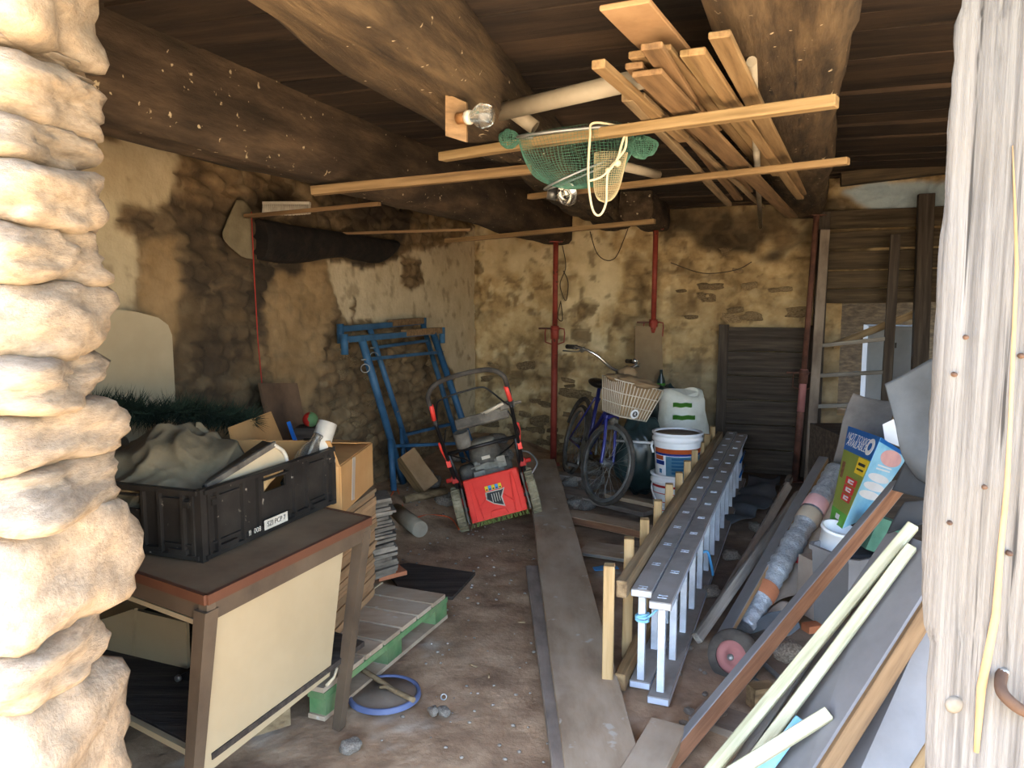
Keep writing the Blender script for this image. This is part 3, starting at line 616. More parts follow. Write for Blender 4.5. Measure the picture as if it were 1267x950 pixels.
# ---- clamp lamp with reflector hanging under lath two
c = pZ(695, 242, 2.125); e = empty('clamp_lamp', Matrix.Translation(c), 'small tarnished metal reflector lamp clamped under the lath below the net', 'lamp'); d = V((.5, -.8, .1)).normalized()
m = MB(); m.lathe(c, d, [(.016, -.05), (.022, -.03), (.03, -.01), (.05, .02), (.062, .05), (.060, .05), (.045, .02), (.02, 0)], 24, caps=False); m.build('reflector', 'chrome', e)
m = MB(); m.ball(c + d * .02, .028, 3); m.build('glass_bulb', 'glass', e)
m = MB(); m.cyl(c - V((.075, 0, -.01)), c - V((.03, 0, -.005)), .026, .03, 14); m.build('lamp_body', 'zinc', e)
m = MB(); m.tube([c - V((.05, 0, 0)), c + V((-.05, .0, .025))], .007, 8); m.bar(c + V((-.07, .0, .022)), c + V((-.01, .0, .022)), .06, .010); m.build('clamp', 'blackmetal', e)
# ---- green keep net with rope
Yn = 2.82; e = empty('fishing_net', Matrix.Translation(pY(700, 170, Yn)), 'green hooped fishing net with cream rope slung over the front lath', 'net')
L0, R0 = pY(640, 170, Yn), pY(782, 156, Yn); ax = (R0 - L0); c = (L0 + R0) / 2; rx = ax.length / 2; axn = ax.normalized(); back = V((0, 1, 0))
rim = [c + axn * rx * math.cos(t) + back * .10 * math.sin(t) + Zv * (.012 * math.sin(t)) for t in [2 * math.pi * i / 40 for i in range(40)]]
m = MB(); m.tube(rim, .006, 8, closed=True)
hoop2 = [c + axn * (rx * .62 * math.cos(t) + .02) + back * .08 * math.sin(t) - Zv * (.15 - .04 * math.cos(t)) for t in [2 * math.pi * i / 40 for i in range(40)]]
m.tube(hoop2, .004, 8, closed=True); m.build('hoop', 'zinc', e)
def netmesh(fn, nu, nv, mt, name, th=.0016):
    m = MB(); bm = m.bm; g = [[bm.verts.new(fn(i / nu, j / nv)) for i in range(nu)] for j in range(nv + 1)]
    for j in range(nv):
        for i in range(nu): bm.faces.new((g[j][i], g[j][(i + 1) % nu], g[j + 1][(i + 1) % nu], g[j + 1][i]))
    o = m.build(name, mt, e); md = o.modifiers.new('threads', 'WIREFRAME'); md.thickness = th; md.use_replace = True; md.use_even_offset = False; return o
def nf(u, v):
    t = 2 * math.pi * u; k = math.cos(v * math.pi / 2) ** .6; zz = -.195 * math.sin(v * math.pi / 2); sway = .05 * v
    q = V((math.cos(t) * 2, math.sin(t) * 2, v * 3)); return c + axn * (rx * k * math.cos(t) + sway) + back * (.10 * k * math.sin(t)) + Zv * zz + V((noise.noise(q), noise.noise(q + V((9, 0, 0))), noise.noise(q + V((0, 9, 0))))) * .012
netmesh(nf, 88, 28, 'net', 'green_mesh', .0013)
def bun(cx, cy, rx_, ry_, yy, sd_):
    o = pY(cx, cy, yy)
    def f(u, v):
        t = 2 * math.pi * u; ph = math.pi * (v * .98 + .01); q = V((math.cos(t) * 2, math.sin(t) * 2, v * 4 + sd_)); k = 1 + .3 * noise.noise(q)
        return o + V((rx_ * math.sin(ph) * math.cos(t) * k, .05 * math.sin(ph) * math.sin(t) * k, ry_ * math.cos(ph) * k))
    return f
netmesh(bun(795, 182, .05, .036, 2.86, 1), 34, 16, 'net', 'bunched_mesh', .004); netmesh(bun(630, 172, .035, .03, 2.84, 5), 26, 12, 'net', 'bunched_mesh', .004)
tl = pY(756, 200, Yn - .06)
def tf(u, v):
    t = 2 * math.pi * u; k = (1 - .25 * v) * math.sqrt(max(.004, 1 - v ** 6)); return tl + V((.058 * k * math.cos(t) - .02 * v, .03 * k * math.sin(t), .03 - .17 * v))
netmesh(tf, 40, 22, 'netpale', 'cream_mesh', .0016)
m = MB(); y = Yn - .10
m.tube(spline([pY(px, py, y) for px, py in ((776, 158), (735, 152), (730, 170), (728, 220), (733, 258), (742, 266), (750, 250), (752, 214), (765, 196), (774, 182), (775, 160))], 8), .0042, 8)
m.tube(spline([pY(px, py, y - .005) for px, py in ((728, 224), (745, 218), (762, 200), (770, 176), (778, 152))], 8), .0042, 8); m.ball(pY(764, 202, y), .013, 2); m.ball(pY(752, 211, y), .010, 2)
m.build('rope', 'rope', e)
# ---- brush on the thin lath
a, b_ = pZ(326, 259, 2.12), pZ(384, 259, 2.13); e = empty('scrubbing_brush', Matrix.Translation((a + b_) / 2), 'long white-bristled brush lying on the thin orange lath', 'brush'); d = (b_ - a).normalized(); dz = Zv
m = MB(); rr = []
for i in range(13):
    t = i / 12; c = a.lerp(b_, t); k = .35 + .65 * math.sin(math.pi * (.08 + .84 * t)) ** .5; rr.append([c + V((0, y_, z_ + .035)) * 1 for y_, z_ in ((-.028 * k, -.008), (.028 * k, -.008), (.028 * k, .008), (-.028 * k, .008))])
m.loft(rr, smooth=False); m.build('back', 'whitedull', e)
m = MB()
for i in range(34):
    for j in range(5):
        t = (i + .5) / 34; k = .35 + .65 * math.sin(math.pi * (.08 + .84 * t)) ** .5; c = a.lerp(b_, t) + V((0, (j - 2) * .011 * k, .03)); m.tube([c, c + V((random.uniform(-.004, .004), (j - 2) * .005, -.062 * (.6 + .4 * k)))], .0032, 5)
T(m.build('bristles', 'whitedull', e), kind='stuff')
# ---- hanging things on the left wall
P0 = CORNER + W * .06
m = sheet([[pP(292, 248, P0, W), pP(302, 250, P0, W), pP(311, 262, P0, W)], [pP(278, 278, P0, W), pP(294, 280, P0, W), pP(311, 284, P0, W)], [pP(275, 296, P0, W), pP(295, 300, P0, W), pP(312, 302, P0, W)], [pP(298, 318, P0, W), pP(304, 320, P0, W), pP(311, 321, P0, W)]], 16, 18, .01, 5, .006)
m.build('hanging_rag', 'cloth', None, 'grey-brown pointed rag hanging on the sooty wall', 'rag')
m = MB(); m.tube([pP(311, 262, CORNER + W * .08, W), pP(314, 330, CORNER + W * .09, W), pP(319, 420, CORNER + W * .10, W), pP(324, 474, CORNER + W * .11, W)], .0035, 6); m.build('hanging_string', 'redcord', None, 'thin red string hanging down the sooty wall', 'cord')
a = pP(322, 474, CORNER + W * .16, W); b_ = pP(368, 474, CORNER + W * .16, W); lo = Zv * (a.z - .02); m = MB(); o = -W * .10
m.hexa([a, b_, b_ - lo + W * .22, a - lo + W * .22, a - W * .018, b_ - W * .018, b_ - lo + W * .20, a - lo + W * .20]); m.build('brown_board', 'brownboard', None, 'square-topped dull brown board leaning on the left wall behind the cardboard box', 'board')
# cream headboard
g = [pP(px, py, CORNER + W * .13, W) for px, py in ((60, 384), (85, 380), (130, 381), (170, 386), (196, 393), (208, 402), (213, 415), (217, 490))]
g = g + [V((g[-1].x, g[-1].y, .01)), V((g[0].x, g[0].y, .01))]; m = MB(); m.poly(g, W, .03); m.build('headboard', 'creamdull', None, 'cream round-cornered headboard standing against the left wall', 'headboard', bevel=.004)
# ---- wires on the back wall
Q = CORNER - U * .05
for pts, lb in (((( 730, 286), (738, 312), (750, 322), (762, 318), (772, 296), (778, 280)), 'dark wire hanging in a loop at the top of the back wall'), (((696, 304), (700, 330), (693, 352), (700, 372), (703, 350), (697, 335)), 'thin twisted wire hanging beside the left red prop'), (((694, 372), (690, 392), (696, 396), (694, 374)), 'small loop of wire low beside the left red prop'), (((830, 325), (870, 338), (910, 334), (930, 324)), 'thin cable stapled across the dark top of the back wall')):
    m = MB(); m.tube(spline([pP(a, b_, Q, U) for a, b_ in pts], 8), .004, 6); m.build('wire', 'wire', None, lb, 'wire')
# ---- loose stones proud of the walls
sv = stone_variants(6, 2, .22, 1.4, 'stone', power=4)
def studs(reg, n, plane, nrm, parent, seed):
    rnd = random.Random(seed)
    for _ in range(n):
        px, py = rnd.uniform(reg[0], reg[2]), rnd.uniform(reg[1], reg[3]); p = pP(px, py, plane, nrm); k = rnd.uniform(.6, 1.35)
        x = nrm.cross(Zv); mm = Matrix((x, nrm, Zv)).transposed().to_4x4(); mm.translation = p + Zv * 0
        put(rnd.choice(sv), 'stone', mm @ Matrix.Rotation(rnd.uniform(-.2, .2), 4, 'Y') @ Matrix.Diagonal((.085 * k, .035, .036 * k * rnd.uniform(.8, 1.3), 1)), parent)
studs((592, 505, 690, 575), 26, CORNER, -U, wb, 1); studs((590, 440, 680, 505), 7, CORNER, -U, wb, 2); studs((830, 300, 1000, 400), 16, CORNER, -U, wb, 3); studs((690, 460, 745, 560), 12, CORNER, -U, wb, 4)
studs((398, 410, 470, 560), 22, CORNER, W, wl, 5); studs((470, 420, 560, 560), 10, CORNER, W, wl, 6)
# ================================================================ DESK AND WHAT STANDS ON IT
A = pZ(255, 737, .75); B = pZ(458, 640, .75); D = A + (pZ(122, 692, .75) - A).normalized() * 1.15; C = B + (D - A); AB = (B - A); AD = (D - A)
ab, ad = AB.normalized(), AD.normalized()
e = empty('desk', Matrix.Translation(V((A.x, A.y, 0))), 'brown-topped steel desk with cream side panel under the black crate', 'desk')
m = MB(); i_ = lambda p: p + (((A + C) / 2) - p).normalized() * .012
m.hexa([i_(p) - Zv * .024 for p in (A, B, C, D)] + [i_(p) for p in (A, B, C, D)]); m.build('tabletop', 'desktop', e)
m = MB()
for p, q in ((A, B), (A, D), (B, C), (D, C)): m.bar(p - Zv * .013, q - Zv * .013, .016, .030)
m.build('edge_strip', 'edgered', e, 'red-brown worn edge strip')
for p, q in ((A, B), (A, D), (B, C), (D, C)):
    m = MB(); n = ((A + C) / 2 - (p + q) / 2); n.z = 0; n.normalize(); m.bar(p - Zv * .056 + n * .018, q - Zv * .056 + n * .018, .03, .056); m.build('rail', 'steel_brown', e)
for p, ft in ((A, pZ(233, 1044, 0)), (B, pZ(419, 900, 0)), (C, None), (D, None)):
    if ft is None: ft = V((p.x - .04, p.y + .04, 0))
    t = p - Zv * .05 + (((A + C) / 2) - p).normalized() * .03; m = MB(); r = [[c + ab * sx_ * k + ad * sy_ * k for sx_, sy_ in ((-1, -1), (1, -1), (1, 1), (-1, 1))] for c, k in ((ft, .019), (t, .027))]
    m.loft(r, smooth=False); m.build('leg', 'steel_brown', e, bevel=.002)
ins = ad * .035
def onab(px, py): return pP(px, py, A + ins, ab.cross(Zv))
g = [onab(258, 757), onab(425, 676), onab(408, 836), onab(246, 965)]; m = MB(); m.poly(g, -ad, .016); m.build('side_panel', 'cream', e, 'cream laminate side panel', bevel=.001)
m = MB(); m.bar(onab(258, 748) + ad * .02, onab(430, 668) + ad * .02, .02, .03); m.build('panel_rail', 'steel_brown', e)
m = MB(); m.tube([onab(404, 848), onab(413, 838), onab(417, 826)], .006, 6); m.build('cable', 'creamdull', e)
o = ab * .5
g = [pP(px, py, A + ab * .42, ab) for px, py in ((90, 778), (168, 752), (234, 768), (236, 832), (90, 892))]; m = MB(); m.poly(g, ab, .016); m.build('inner_panel', 'cream', e, 'cream inner panel seen under the top')
m = MB(); m.poly([pP(px, py, A + ab * .41, ab) for px, py in ((168, 752), (171, 752), (166, 850), (163, 850))], ab, .006); m.build('panel_seam', 'creamdull', e)
f0 = A + ad * .03 + ab * .03; m = MB(); m.bar(f0 - Zv * .105 + ad * .02, f0 + ad * 1.0 - Zv * .105, .03, .016); m.build('front_strip', 'cream', e, 'pale front strip')
m = MB(); m.bar(pP(110, 905, A + ab * .35, ab), pP(236, 838, A + ab * .35, ab), .03, .05); m.build('drawer_runner', 'blackmetal', e, 'black drawer runner')
for px, py in ((131, 890), (152, 876), (181, 866), (222, 838)):
    m = MB(); c = pP(px, py, A + ab * .32, ab); m.lathe(c, -ab, [(.012, 0), (.012, .012), (.004, .014)], 12); m.build('wheel', 'zinc', e)
m = MB(); sh = [A + ad * .03 + ab * .02, B + ad * .03 - ab * .02, C - ad * .03 - ab * .02, D - ad * .03 + ab * .02]; m.hexa([V((p.x, p.y, .225)) for p in sh] + [V((p.x, p.y, .245)) for p in sh]); m.build('lower_shelf', 'darkwood', e)
m = MB(); m.bar(V((A.x, A.y, .235)) + ad * .05, V((D.x, D.y, .235)) - ad * .05, .02, .02); m.build('lower_strip', 'cream', e)
m = MB(); m.bar(A + ad * .09 - Zv * .12 + ab * .25, A + ad * 1.1 - Zv * .12 + ab * .25, .2, .02); m.build('drawer_bottom', 'blackmetal', e)
# brown block under the panel
a = pZ(352, 905, 0); m = MB(); m.box((a.x - .13, a.y + .02, .07), (.26, .12, .14), Matrix.Rotation(.6, 3, 'Z')); m.build('wooden_block', 'rail', None, 'brown wooden block on the floor under the desk panel', 'block', bevel=.004)
# ---- black folding crate
K0 = pZ(251, 694, .752); K1 = pZ(411, 622, .752); kx = (K1 - K0).normalized(); ky = Zv.cross(kx); Lx, Ly, Hc = (K1 - K0).length, .62, .235
km = frame(K0, kx); e = empty('folding_crate', km, 'black plastic folding crate full of junk on the desk', 'crate')
def kp(x, y, z): return km @ V((x, y, z))
R3 = km.to_3x3()
def cratewall(y0, x0, L, along_x, holes, name):
    m = MB(); rot = R3
    def bx(c, d): m.box(kp(*c), d, rot)
    def q(u, v, du, z, dz, dv=.010):
        return bx((x0 + u, y0 + v, z), (du, dv, dz)) if along_x else bx((x0 + v, y0 + u, z), (dv, du, dz))
    s = 1 if (y0 > .3 if along_x else x0 > .3) else -1
    hw = .065
    q(L / 4 - hw / 2, 0, L / 2 - hw, Hc / 2, Hc); q(3 * L / 4 + hw / 2, 0, L / 2 - hw, Hc / 2, Hc); q(L / 2, 0, hw * 2, .075, .15); q(L / 2, 0, hw * 2, Hc - .012, .024)
    for u in (.02, .06, L * .25, L * .36, L * .64, L * .75, L - .06, L - .02): q(u, s * .011, .012, Hc / 2, Hc - .01, .016)
    for z in (.012, Hc - .008): q(L / 2, s * .011, L, z, .014, .020)
    for z in (.05, Hc - .035):
        for u in (L * .13, L * .5, L * .87): q(u, s * .009, L * .2, z, .007, .012)
    for u in (.04, L - .04): q(u, s * .012, .02, Hc * .8, .02, .02)
    for k in range(5): q(L * (.14 + .18 * k), s * .012, L * .12, .024, .022, .016)
    m.build(name, 'black', e, world=True)
cratewall(0, 0, Lx, True, 1, 'long_side'); cratewall(Ly, 0, Lx, True, 1, 'long_side'); cratewall(0, 0, Ly, False, 1, 'short_side'); cratewall(0, Lx, Ly, False, 1, 'short_side')
m = MB(); m.box(kp(Lx / 2, Ly / 2, .006), (Lx, Ly, .01), R3); m.build('bottom', 'black', e)
for x, y in ((0, 0), (Lx, 0), (0, Ly), (Lx, Ly)):
    m = MB(); m.box(kp(x, y, Hc / 2), (.026, .026, Hc + .006), R3); m.build('corner_post', 'black', e, bevel=.003)
lm = MB(); lm.box(kp(Lx * .47, -.0215, .038), (.135, .002, .036), R3); lb = lm.build('label', 'whitedull', e, 'small white paper label')
fm_ = face_m(kp(Lx * .47, -.0232, .038), kx, Zv); text('SZI PCP 7', .026, fm_, 'darkp', lb); text('II  008', .026, face_m(kp(Lx * .31, -.0225, .034), kx, Zv), 'whitedull', e)
# ---- canvas bundle in and behind the crate
def heap(name, c, sq, mt, label, cat, seed, rot=None, amp=.28, fr=2.2, sub=5, fold=.12, **k):
    m = MB(); bmesh.ops.create_icosphere(m.bm, subdivisions=sub, radius=1)
    for v in m.bm.verts:
        p = v.co.copy(); q = p * fr + V((seed * 5.3, seed, 2)); n = noise.noise(q); wv = 2.6 * noise.noise(p * 1.3 + V((seed, 0, 0))); r = sum(a_ * (1 - abs(math.sin(p.dot(V(d_)) * f_ + wv * k_))) ** 1.6 for d_, f_, k_, a_ in (((.9, .2, .5), 3.2, 1.0, .55), ((.2, .9, .4), 4.1, 1.5, .45), ((.6, -.7, .5), 6.3, 1.8, .28), ((-.3, .5, .9), 8.5, 1.2, .18)))
        kk = 1 + amp * n + fold * r; p = V((p.x * sq[0], p.y * sq[1], p.z * sq[2] * (1 if p.z > 0 else k.get('flat', .6)))) * kk; v.co = (rot @ p if rot else p) + c
    for f in m.bm.faces: f.smooth = True
    return m.build(name, mt, None, label, cat)
heap('canvas_bundle', kp(Lx * .40, .36, .15), (.245, .23, .21), 'cloth', 'crumpled grey-brown canvas bundle heaped inside the black crate', 'cloth', 3, R3, .12, 1.5, 6, .20, flat=.5)
heap('canvas_bundle', kp(Lx * .1, Ly + .22, .16), (.42, .16, .20), 'cloth', 'grey-brown canvas bundle lying on the desk behind the black crate', 'cloth', 6, R3, .12, 1.6, 6, .20, flat=.8)
g = [[pY(232, 575, 2.86), pY(262, 556, 2.92), pY(292, 562, 2.98)], [pY(238, 548, 2.9), pY(262, 540, 2.94), pY(286, 556, 3.0)], [pY(244, 521, 2.92), pY(250, 522, 2.94), pY(258, 534, 2.98)]]
m = sheet(g, 14, 14, .008, 6, .006); m.build('canvas_flap', 'cloth', None, 'stiff pointed canvas flap standing up from the bundle in the crate', 'cloth')
# ---- cream tray standing in the crate with its black back
e2 = empty('metal_tray', Matrix.Translation(kp(.02, .08, .03)), 'long cream metal tray with a black back stuck upright in the crate', 'tray')
def oncr(px, py, off): return pP(px, py, K0 + ky * off, -ky)
g = [oncr(262, 598, .035), oncr(340, 551, .035), oncr(353, 566, .035), oncr(354, 584, .035), oncr(262, 612, .035)]
m = MB(); m.poly(g, -ky, .006); m.build('face', 'creamdull', e2, 'cream face')
m = MB(); a, b_ = oncr(255, 602, .03), oncr(340, 549, .03); m.bar(a, b_, .02, .012, -ky); m.build('lip', 'engine', e2); 
g2 = [oncr(250, 601, .04), oncr(338, 548, .04)]; g3 = [oncr(262, 588, .16), oncr(325, 545, .16)]; m = MB(); m.poly([g2[0], g2[1], g3[1], g3[0]], Zv, .008); m.build('back', 'black', e2, 'scuffed black back')
m = MB(); m.tube(spline([oncr(338, 550, .03), oncr(350, 558, .03), oncr(355, 570, .03), oncr(356, 584, .03)], 5), .008, 8); m.build('rim', 'whitedull', e2)
a = oncr(340, 596, .05); m = MB(); m.tube(spline([kp(Lx * .44, .03, .155), kp(Lx * .5, .035, .178), kp(Lx * .56, .04, .192), kp(Lx * .62, .06, .20)], 5), .018, 12); m.build('tool_handle', 'yellow', None, 'pale wooden tool handle showing through the hand hole of the crate', 'tool')
# ---- bottle and tube
c = pY(358, 606, 2.98); d = (pY(390, 546, 3.08) - c).normalized(); e3 = empty('glass_bottle', Matrix.Translation(c), 'clear glass bottle leaning in the crate beside a white tube', 'bottle')
m = MB(); m.lathe(c, d, [(.035, 0), (.045, .01), (.045, .15), (.040, .175), (.022, .215), (.018, .235), (.021, .238), (.021, .25), (.015, .25), (.014, .23), (.035, .17), (.038, .03), (.0, .02)], 24, caps=False); m.build('glass', 'glass', e3)
c = pY(377, 612, 3.06); d = (pY(402, 533, 3.16) - c).normalized(); m = MB(); m.lathe(c, d, [(.036, .0), (.041, .0), (.041, .31), (.036, .31), (.036, .05)], 28, caps=False); m.build('white_tube', 'whitedull', None, 'short white plastic tube standing in the far end of the crate', 'tube')
m = MB(); m.tube([kp(.5, .5, .16), kp(.62, .56, .27)], .02, 10); m.box(kp(Lx * .72, .42, .12), (.3, .2, .2), R3 @ Matrix.Rotation(.3, 3, 'Y')); m.build('dark_box', 'black', None, 'black plastic box lying in the back of the crate', 'box', bevel=.006)
# ---- dark garland behind the bundle
e4 = empty('fir_garland', Matrix.Translation(pY(215, 520, 3.25)), 'dark green artificial fir garland lying behind the canvas at the headboard', 'garland')
path = spline([pY(px, py, yy) for px, py, yy in ((105, 505, 3.1), (150, 506, 3.13), (190, 512, 3.2), (235, 508, 3.3), (275, 516, 3.4), (312, 520, 3.5))], 10)
m = MB(); m.tube(path, .012, 6); m.build('wire_core', 'fir', e4)
m = MB(); bm = m.bm
for p, q in zip(path, path[1:]):
    for _ in range(80):
        c = p.lerp(q, random.random()); d = V((random.gauss(0, 1), random.gauss(0, 1), random.gauss(0, 1))).normalized(); L = random.uniform(.06, .12); s = d.cross(V((random.random(), random.random(), random.random()))).normalized() * .0035
        v = [bm.verts.new(x) for x in (c - s, c + s, c + d * L)]; bm.faces.new(v)
T(m.build('needles', 'fir', e4, normals=False), kind='stuff')
# ---- pallet
P0 = pZ(552, 735, .14); P1 = pZ(445, 818, .14); px_ = (P1 - P0); px_.z = 0; px_.normalize(); py_ = V((px_.y, -px_.x, 0)); py_ = py_ if py_.x < 0 else -py_
pm = frame(V((P0.x, P0.y, .012)), px_); 
if (pm.to_3x3() @ V((0, 1, 0))).dot(py_) < 0: sgn = -1
else: sgn = 1
e = empty('pallet', pm, 'low dusty pallet with green-painted edges on the earth floor', 'pallet'); PR = pm.to_3x3()
def pp(x, y, z): return pm @ V((x, sgn * y, z))
for i in range(7):
    y0 = .0; x = .075 + i * .145; m = MB(); m.box(pp(x, .40, .122), (.128, .80, .02), PR); m.build('deck_board', 'dusty', e, bevel=.003)
for y in (.035, .40, .765):
    m = MB(); m.box(pp(.50, y, .098), (1.02, .075, .026), PR); m.build('bearer', 'green', e, bevel=.003)
    m = MB(); m.box(pp(.50, y, .010), (1.02, .075, .018), PR); m.build('bottom_board', 'dusty', e, bevel=.003)
    for x in (.06, .50, .94): m = MB(); m.box(pp(x, y, .052), (.12, .075, .066), PR); m.build('block', 'green', e, 'green-painted block', bevel=.003)
m = MB(); m.bar(pp(.0, .37, .134), pp(1.0, .33, .134), .01, .006); m.build('cord', 'creamdull', e)
# ---- stacks of sheets on the pallet
S1 = pZ(466, 738, .146); S0 = S1 + (pZ(410, 800, .146) - S1).normalized() * .58; su = (S0 - S1).normalized(); sv_ = V((su.y, -su.x, 0)); sv_ = sv_ if sv_.x < 0 else -sv_
z = .146; k = 0
while z < .675:
    t = random.choice((.018, .022, .022, .026)); j = random.uniform(-.008, .008); j2 = random.uniform(-.01, .01); m = MB()
    a = S1 + su * (.0 + j) + sv_ * (.012 + j2); g = [a, a + su * .56, a + su * .56 + sv_ * .42, a + sv_ * .42]; lean = sv_ * 0 - su * .0 + V((.03 * (z - .14), .0, 0))
    g = [V((p.x, p.y, z)) + lean for p in g]; m.hexa(g + [p + Zv * (t - .0015) for p in g]); z += t; top = z >= .675
    m.build('fibreboard_sheet', 'fibretop' if top else 'fibre', None, 'topmost dusty brown sheet of the stack on the pallet, under the cardboard box' if top else 'light brown fibreboard sheet in the tall stack on the pallet', 'sheet', None if top else 'fibreboard sheets stacked on the pallet', bevel=.001)
ztop = z
z = .146; a0 = pZ(478, 716, .146)
m = MB(); g = [a0 + V((-.03, -.04, 0)), a0 + V((.10, .06, 0)), a0 + V((.04, .16, 0)), a0 + V((-.09, .06, 0))]; m.hexa(g + [p + Zv * .022 for p in g]); m.build('terracotta_tile', 'terracotta', None, 'terracotta tile under the stack of grey slates', 'tile', bevel=.002)
z += .024
for i in range(26):
    t = random.uniform(.013, .018); w_ = .055 + .03 * noise.noise(V((i * .5, 1, 1))); a = a0 + V((random.uniform(-.012, .012), random.uniform(-.02, .02), 0)); m = MB()
    g = [a + V((-.05, -.08, 0)), a + V((w_, .02, 0)), a + V((w_ - .05, .18, 0)), a + V((-.17, .12, 0))]; g = [V((p.x, p.y, z)) + V((-.06 * (z - .14), 0, 0)) + Zv * random.uniform(-.004, .004) for p in g]
    m.hexa(g + [p + Zv * (t - .001) for p in g]); m.build('slate', 'slate', None, 'topmost grey slate of the uneven stack beside the brown sheets' if i == 25 else 'grey slate in the uneven stack beside the brown sheets', 'slate', None if i == 25 else 'slates stacked on the pallet corner'); z += t
# ---- cardboard box on the sheets
c = S1 + su * .24 + sv_ * .22; bmx = frame(V((c.x, c.y, ztop + .004)), -su + sv_ * .1); e = empty('cardboard_box', bmx, 'battered brown cardboard box with black strap on the stack of sheets', 'box'); BR = bmx.to_3x3()
def bp(x, y, z): return bmx @ V((x, y, z))
hz = .205; hx, hy = .26, .22
def wallp(a, b_, h0, h1, t=.006):
    m = MB(); n = (b_ - a).cross(Zv).normalized() * t; m.hexa([a, b_, b_ + n, a + n, a + Zv * h0, b_ + Zv * h1, b_ + n + Zv * h1, a + n + Zv * h0]); return m
cs = [bp(-hx, -hy, 0), bp(hx, -hy, 0), bp(hx, hy, 0), bp(-hx, hy, 0)]
for i in range(4): wallp(cs[i], cs[(i + 1) % 4], hz, hz).build('side', 'card', e)
m = MB(); m.box(bp(0, 0, .004), (hx * 2, hy * 2, .006), BR); m.build('bottom', 'card', e)
for (a, b_, d) in ((bp(-hx, hy, hz), bp(hx, hy, hz), V((0, .05, .16))), (bp(hx, -hy, hz), bp(hx, hy, hz), V((-.2, 0, .035))), (bp(-hx, -hy, hz), bp(-hx, hy, hz), V((-.05, 0, .12))), (bp(-hx, -hy, hz), bp(hx, -hy, hz), V((0, .2, .02)))):
    dd = BR @ d; m = MB(); m.poly([a, b_, b_ + dd * .96 - (b_ - a) * .05, a + dd * .96 + (b_ - a) * .05], dd.cross(b_ - a), .005); m.build('flap', 'card', e)
m = MB(); m.bar(bp(-hx, -hy * .2, hz + .012), bp(hx + .01, hy * .4, hz + .018), .06, .004); m.build('strap', 'blacktape', e, 'black strap across the top')
m = MB(); m.bar(bp(-.10, -hy - .008, .02), bp(-.07, -hy - .008, hz + .0), .045, .002, BR @ V((0, -1, 0))); m.build('tape', 'tape', e, 'pale strip of tape')
m = MB(); m.bar(bp(hx + .008, -.02, .02), bp(hx + .008, .0, hz), .05, .002, BR @ V((1, 0, 0))); m.build('tape', 'tape', e, 'pale strip of tape')
m = MB(); m.bar(pY(357, 522, 3.72), pY(366, 548, 3.68), .018, .01, V((0, -1, 0))); m.build('blue_pen', 'blueprint', None, 'blue plastic strip stuck on the open cardboard box', 'strip')
m = MB(); m.ball(pY(384, 519, 4.25), .043, 3, mi=0); b_ = m.build('toy_ball', ['reddark', 'green'], None, 'red and green ball behind the cardboard box', 'ball')
for p in b_.data.polygons: p.material_index = 1 if p.center.x > .0 else 0
m = MB(); a = pY(384, 518, 4.25); m.box((a.x, a.y + .05, (a.z - .05) / 2), (.18, .14, a.z - .052)); m.build('wooden_crate', 'darkwood', None, 'dark wooden box standing behind the cardboard box', 'box')
# ---- lid, stick, stones on the floor
c = pZ(476, 862, .0) ; e = empty('drum_lid', Matrix.Translation(c), 'round dusty drum lid with a blue rim lying on the floor', 'lid')
m = MB(); m.lathe(c + Zv * .006, Zv, [(.0, .012), (.128, .012), (.131, .004), (.131, 0)], 40, caps=False); m.build('plate', 'lidgrey', e)
m = MB(); m.lathe(c + Zv * .004, Zv, [(.128, .0), (.130, .018), (.136, .022), (.144, .019), (.146, .0)], 48, caps=False); m.build('rim', 'bikeblue', e, 'blue rim')
c = c + Zv * .0
m = MB(); m.tube(spline([pZ(448, 828, .045), pZ(470, 842, .04), pZ(488, 854, .034), pZ(512, 866, .03)], 4), .011, 8, rs=None); m.tube(spline([pZ(470, 850, .034), pZ(480, 850, .045), pZ(490, 856, .04)], 4), .007, 8); m.build('forked_stick', 'rail', None, 'forked bare stick lying across the blue-rimmed lid', 'stick')
gs = stone_variants(5, 3, .3, 1.3, 'stonegrey', power=3)
for px, py, r, lb in ((434, 923, .028, 'brown stone on the floor at the foot of the desk leg'), (536, 880, .018, 'flat pebble just below the drum lid'), (549, 880, .020, 'rounded pebble at the lid, the one nearer the plank'), (688, 905, .018, 'small stone at the edge of the long plank')):
    p = pZ(px, py, r * .6); put(gs[px % 5], 'floor_stone', TRS(p, px * 1.0, (r * 1.25, r, r * .85)), label=lb, category='stone')
m = MB(); m.tube(ringpts(pZ(549, 862, .012), V((.2, -1, .3)), .011, 18), .003, 8, closed=True); m.build('metal_ring', 'zinc', None, 'small metal ring lying on the floor beside the lid', 'ring')
rv = stone_variants(4, 1, .3, 1.3, 'stonegrey', power=3)
rnd = random.Random(5)
m = MB()
for _ in range(420):
    x, y = rnd.uniform(-1.2, .25), rnd.uniform(2.5, 6.0)
    if (V((x, y, 0)) - CORNER).dot(W) < .15 or (x < -.5 and y < 4.4): continue
    r = rnd.uniform(.003, .009); z = floorz(x, y); m.ball((x, y, z + r * .3), r, 1, (1.2, 1, .7), .3, 2, seed=_)
T(m.build('floor_grit', 'stonegrey', None, 'scattered grit and crumbs of mortar on the earth floor', 'grit'), kind='stuff')
for px, py in ((650, 770), (605, 838), (590, 825)):
    m = MB(); a = pZ(px, py, .006); m.tube([a, a + V((random.uniform(-.05, .05), random.uniform(-.06, .06), .003))], .004, 6); m.build('twig', 'rail', None, {650: 'twig on the floor nearest the mower', 605: 'twig on the floor left of the plank, the longer one by the lid', 590: 'short twig on the open floor right of the lid'}[px], 'twig')
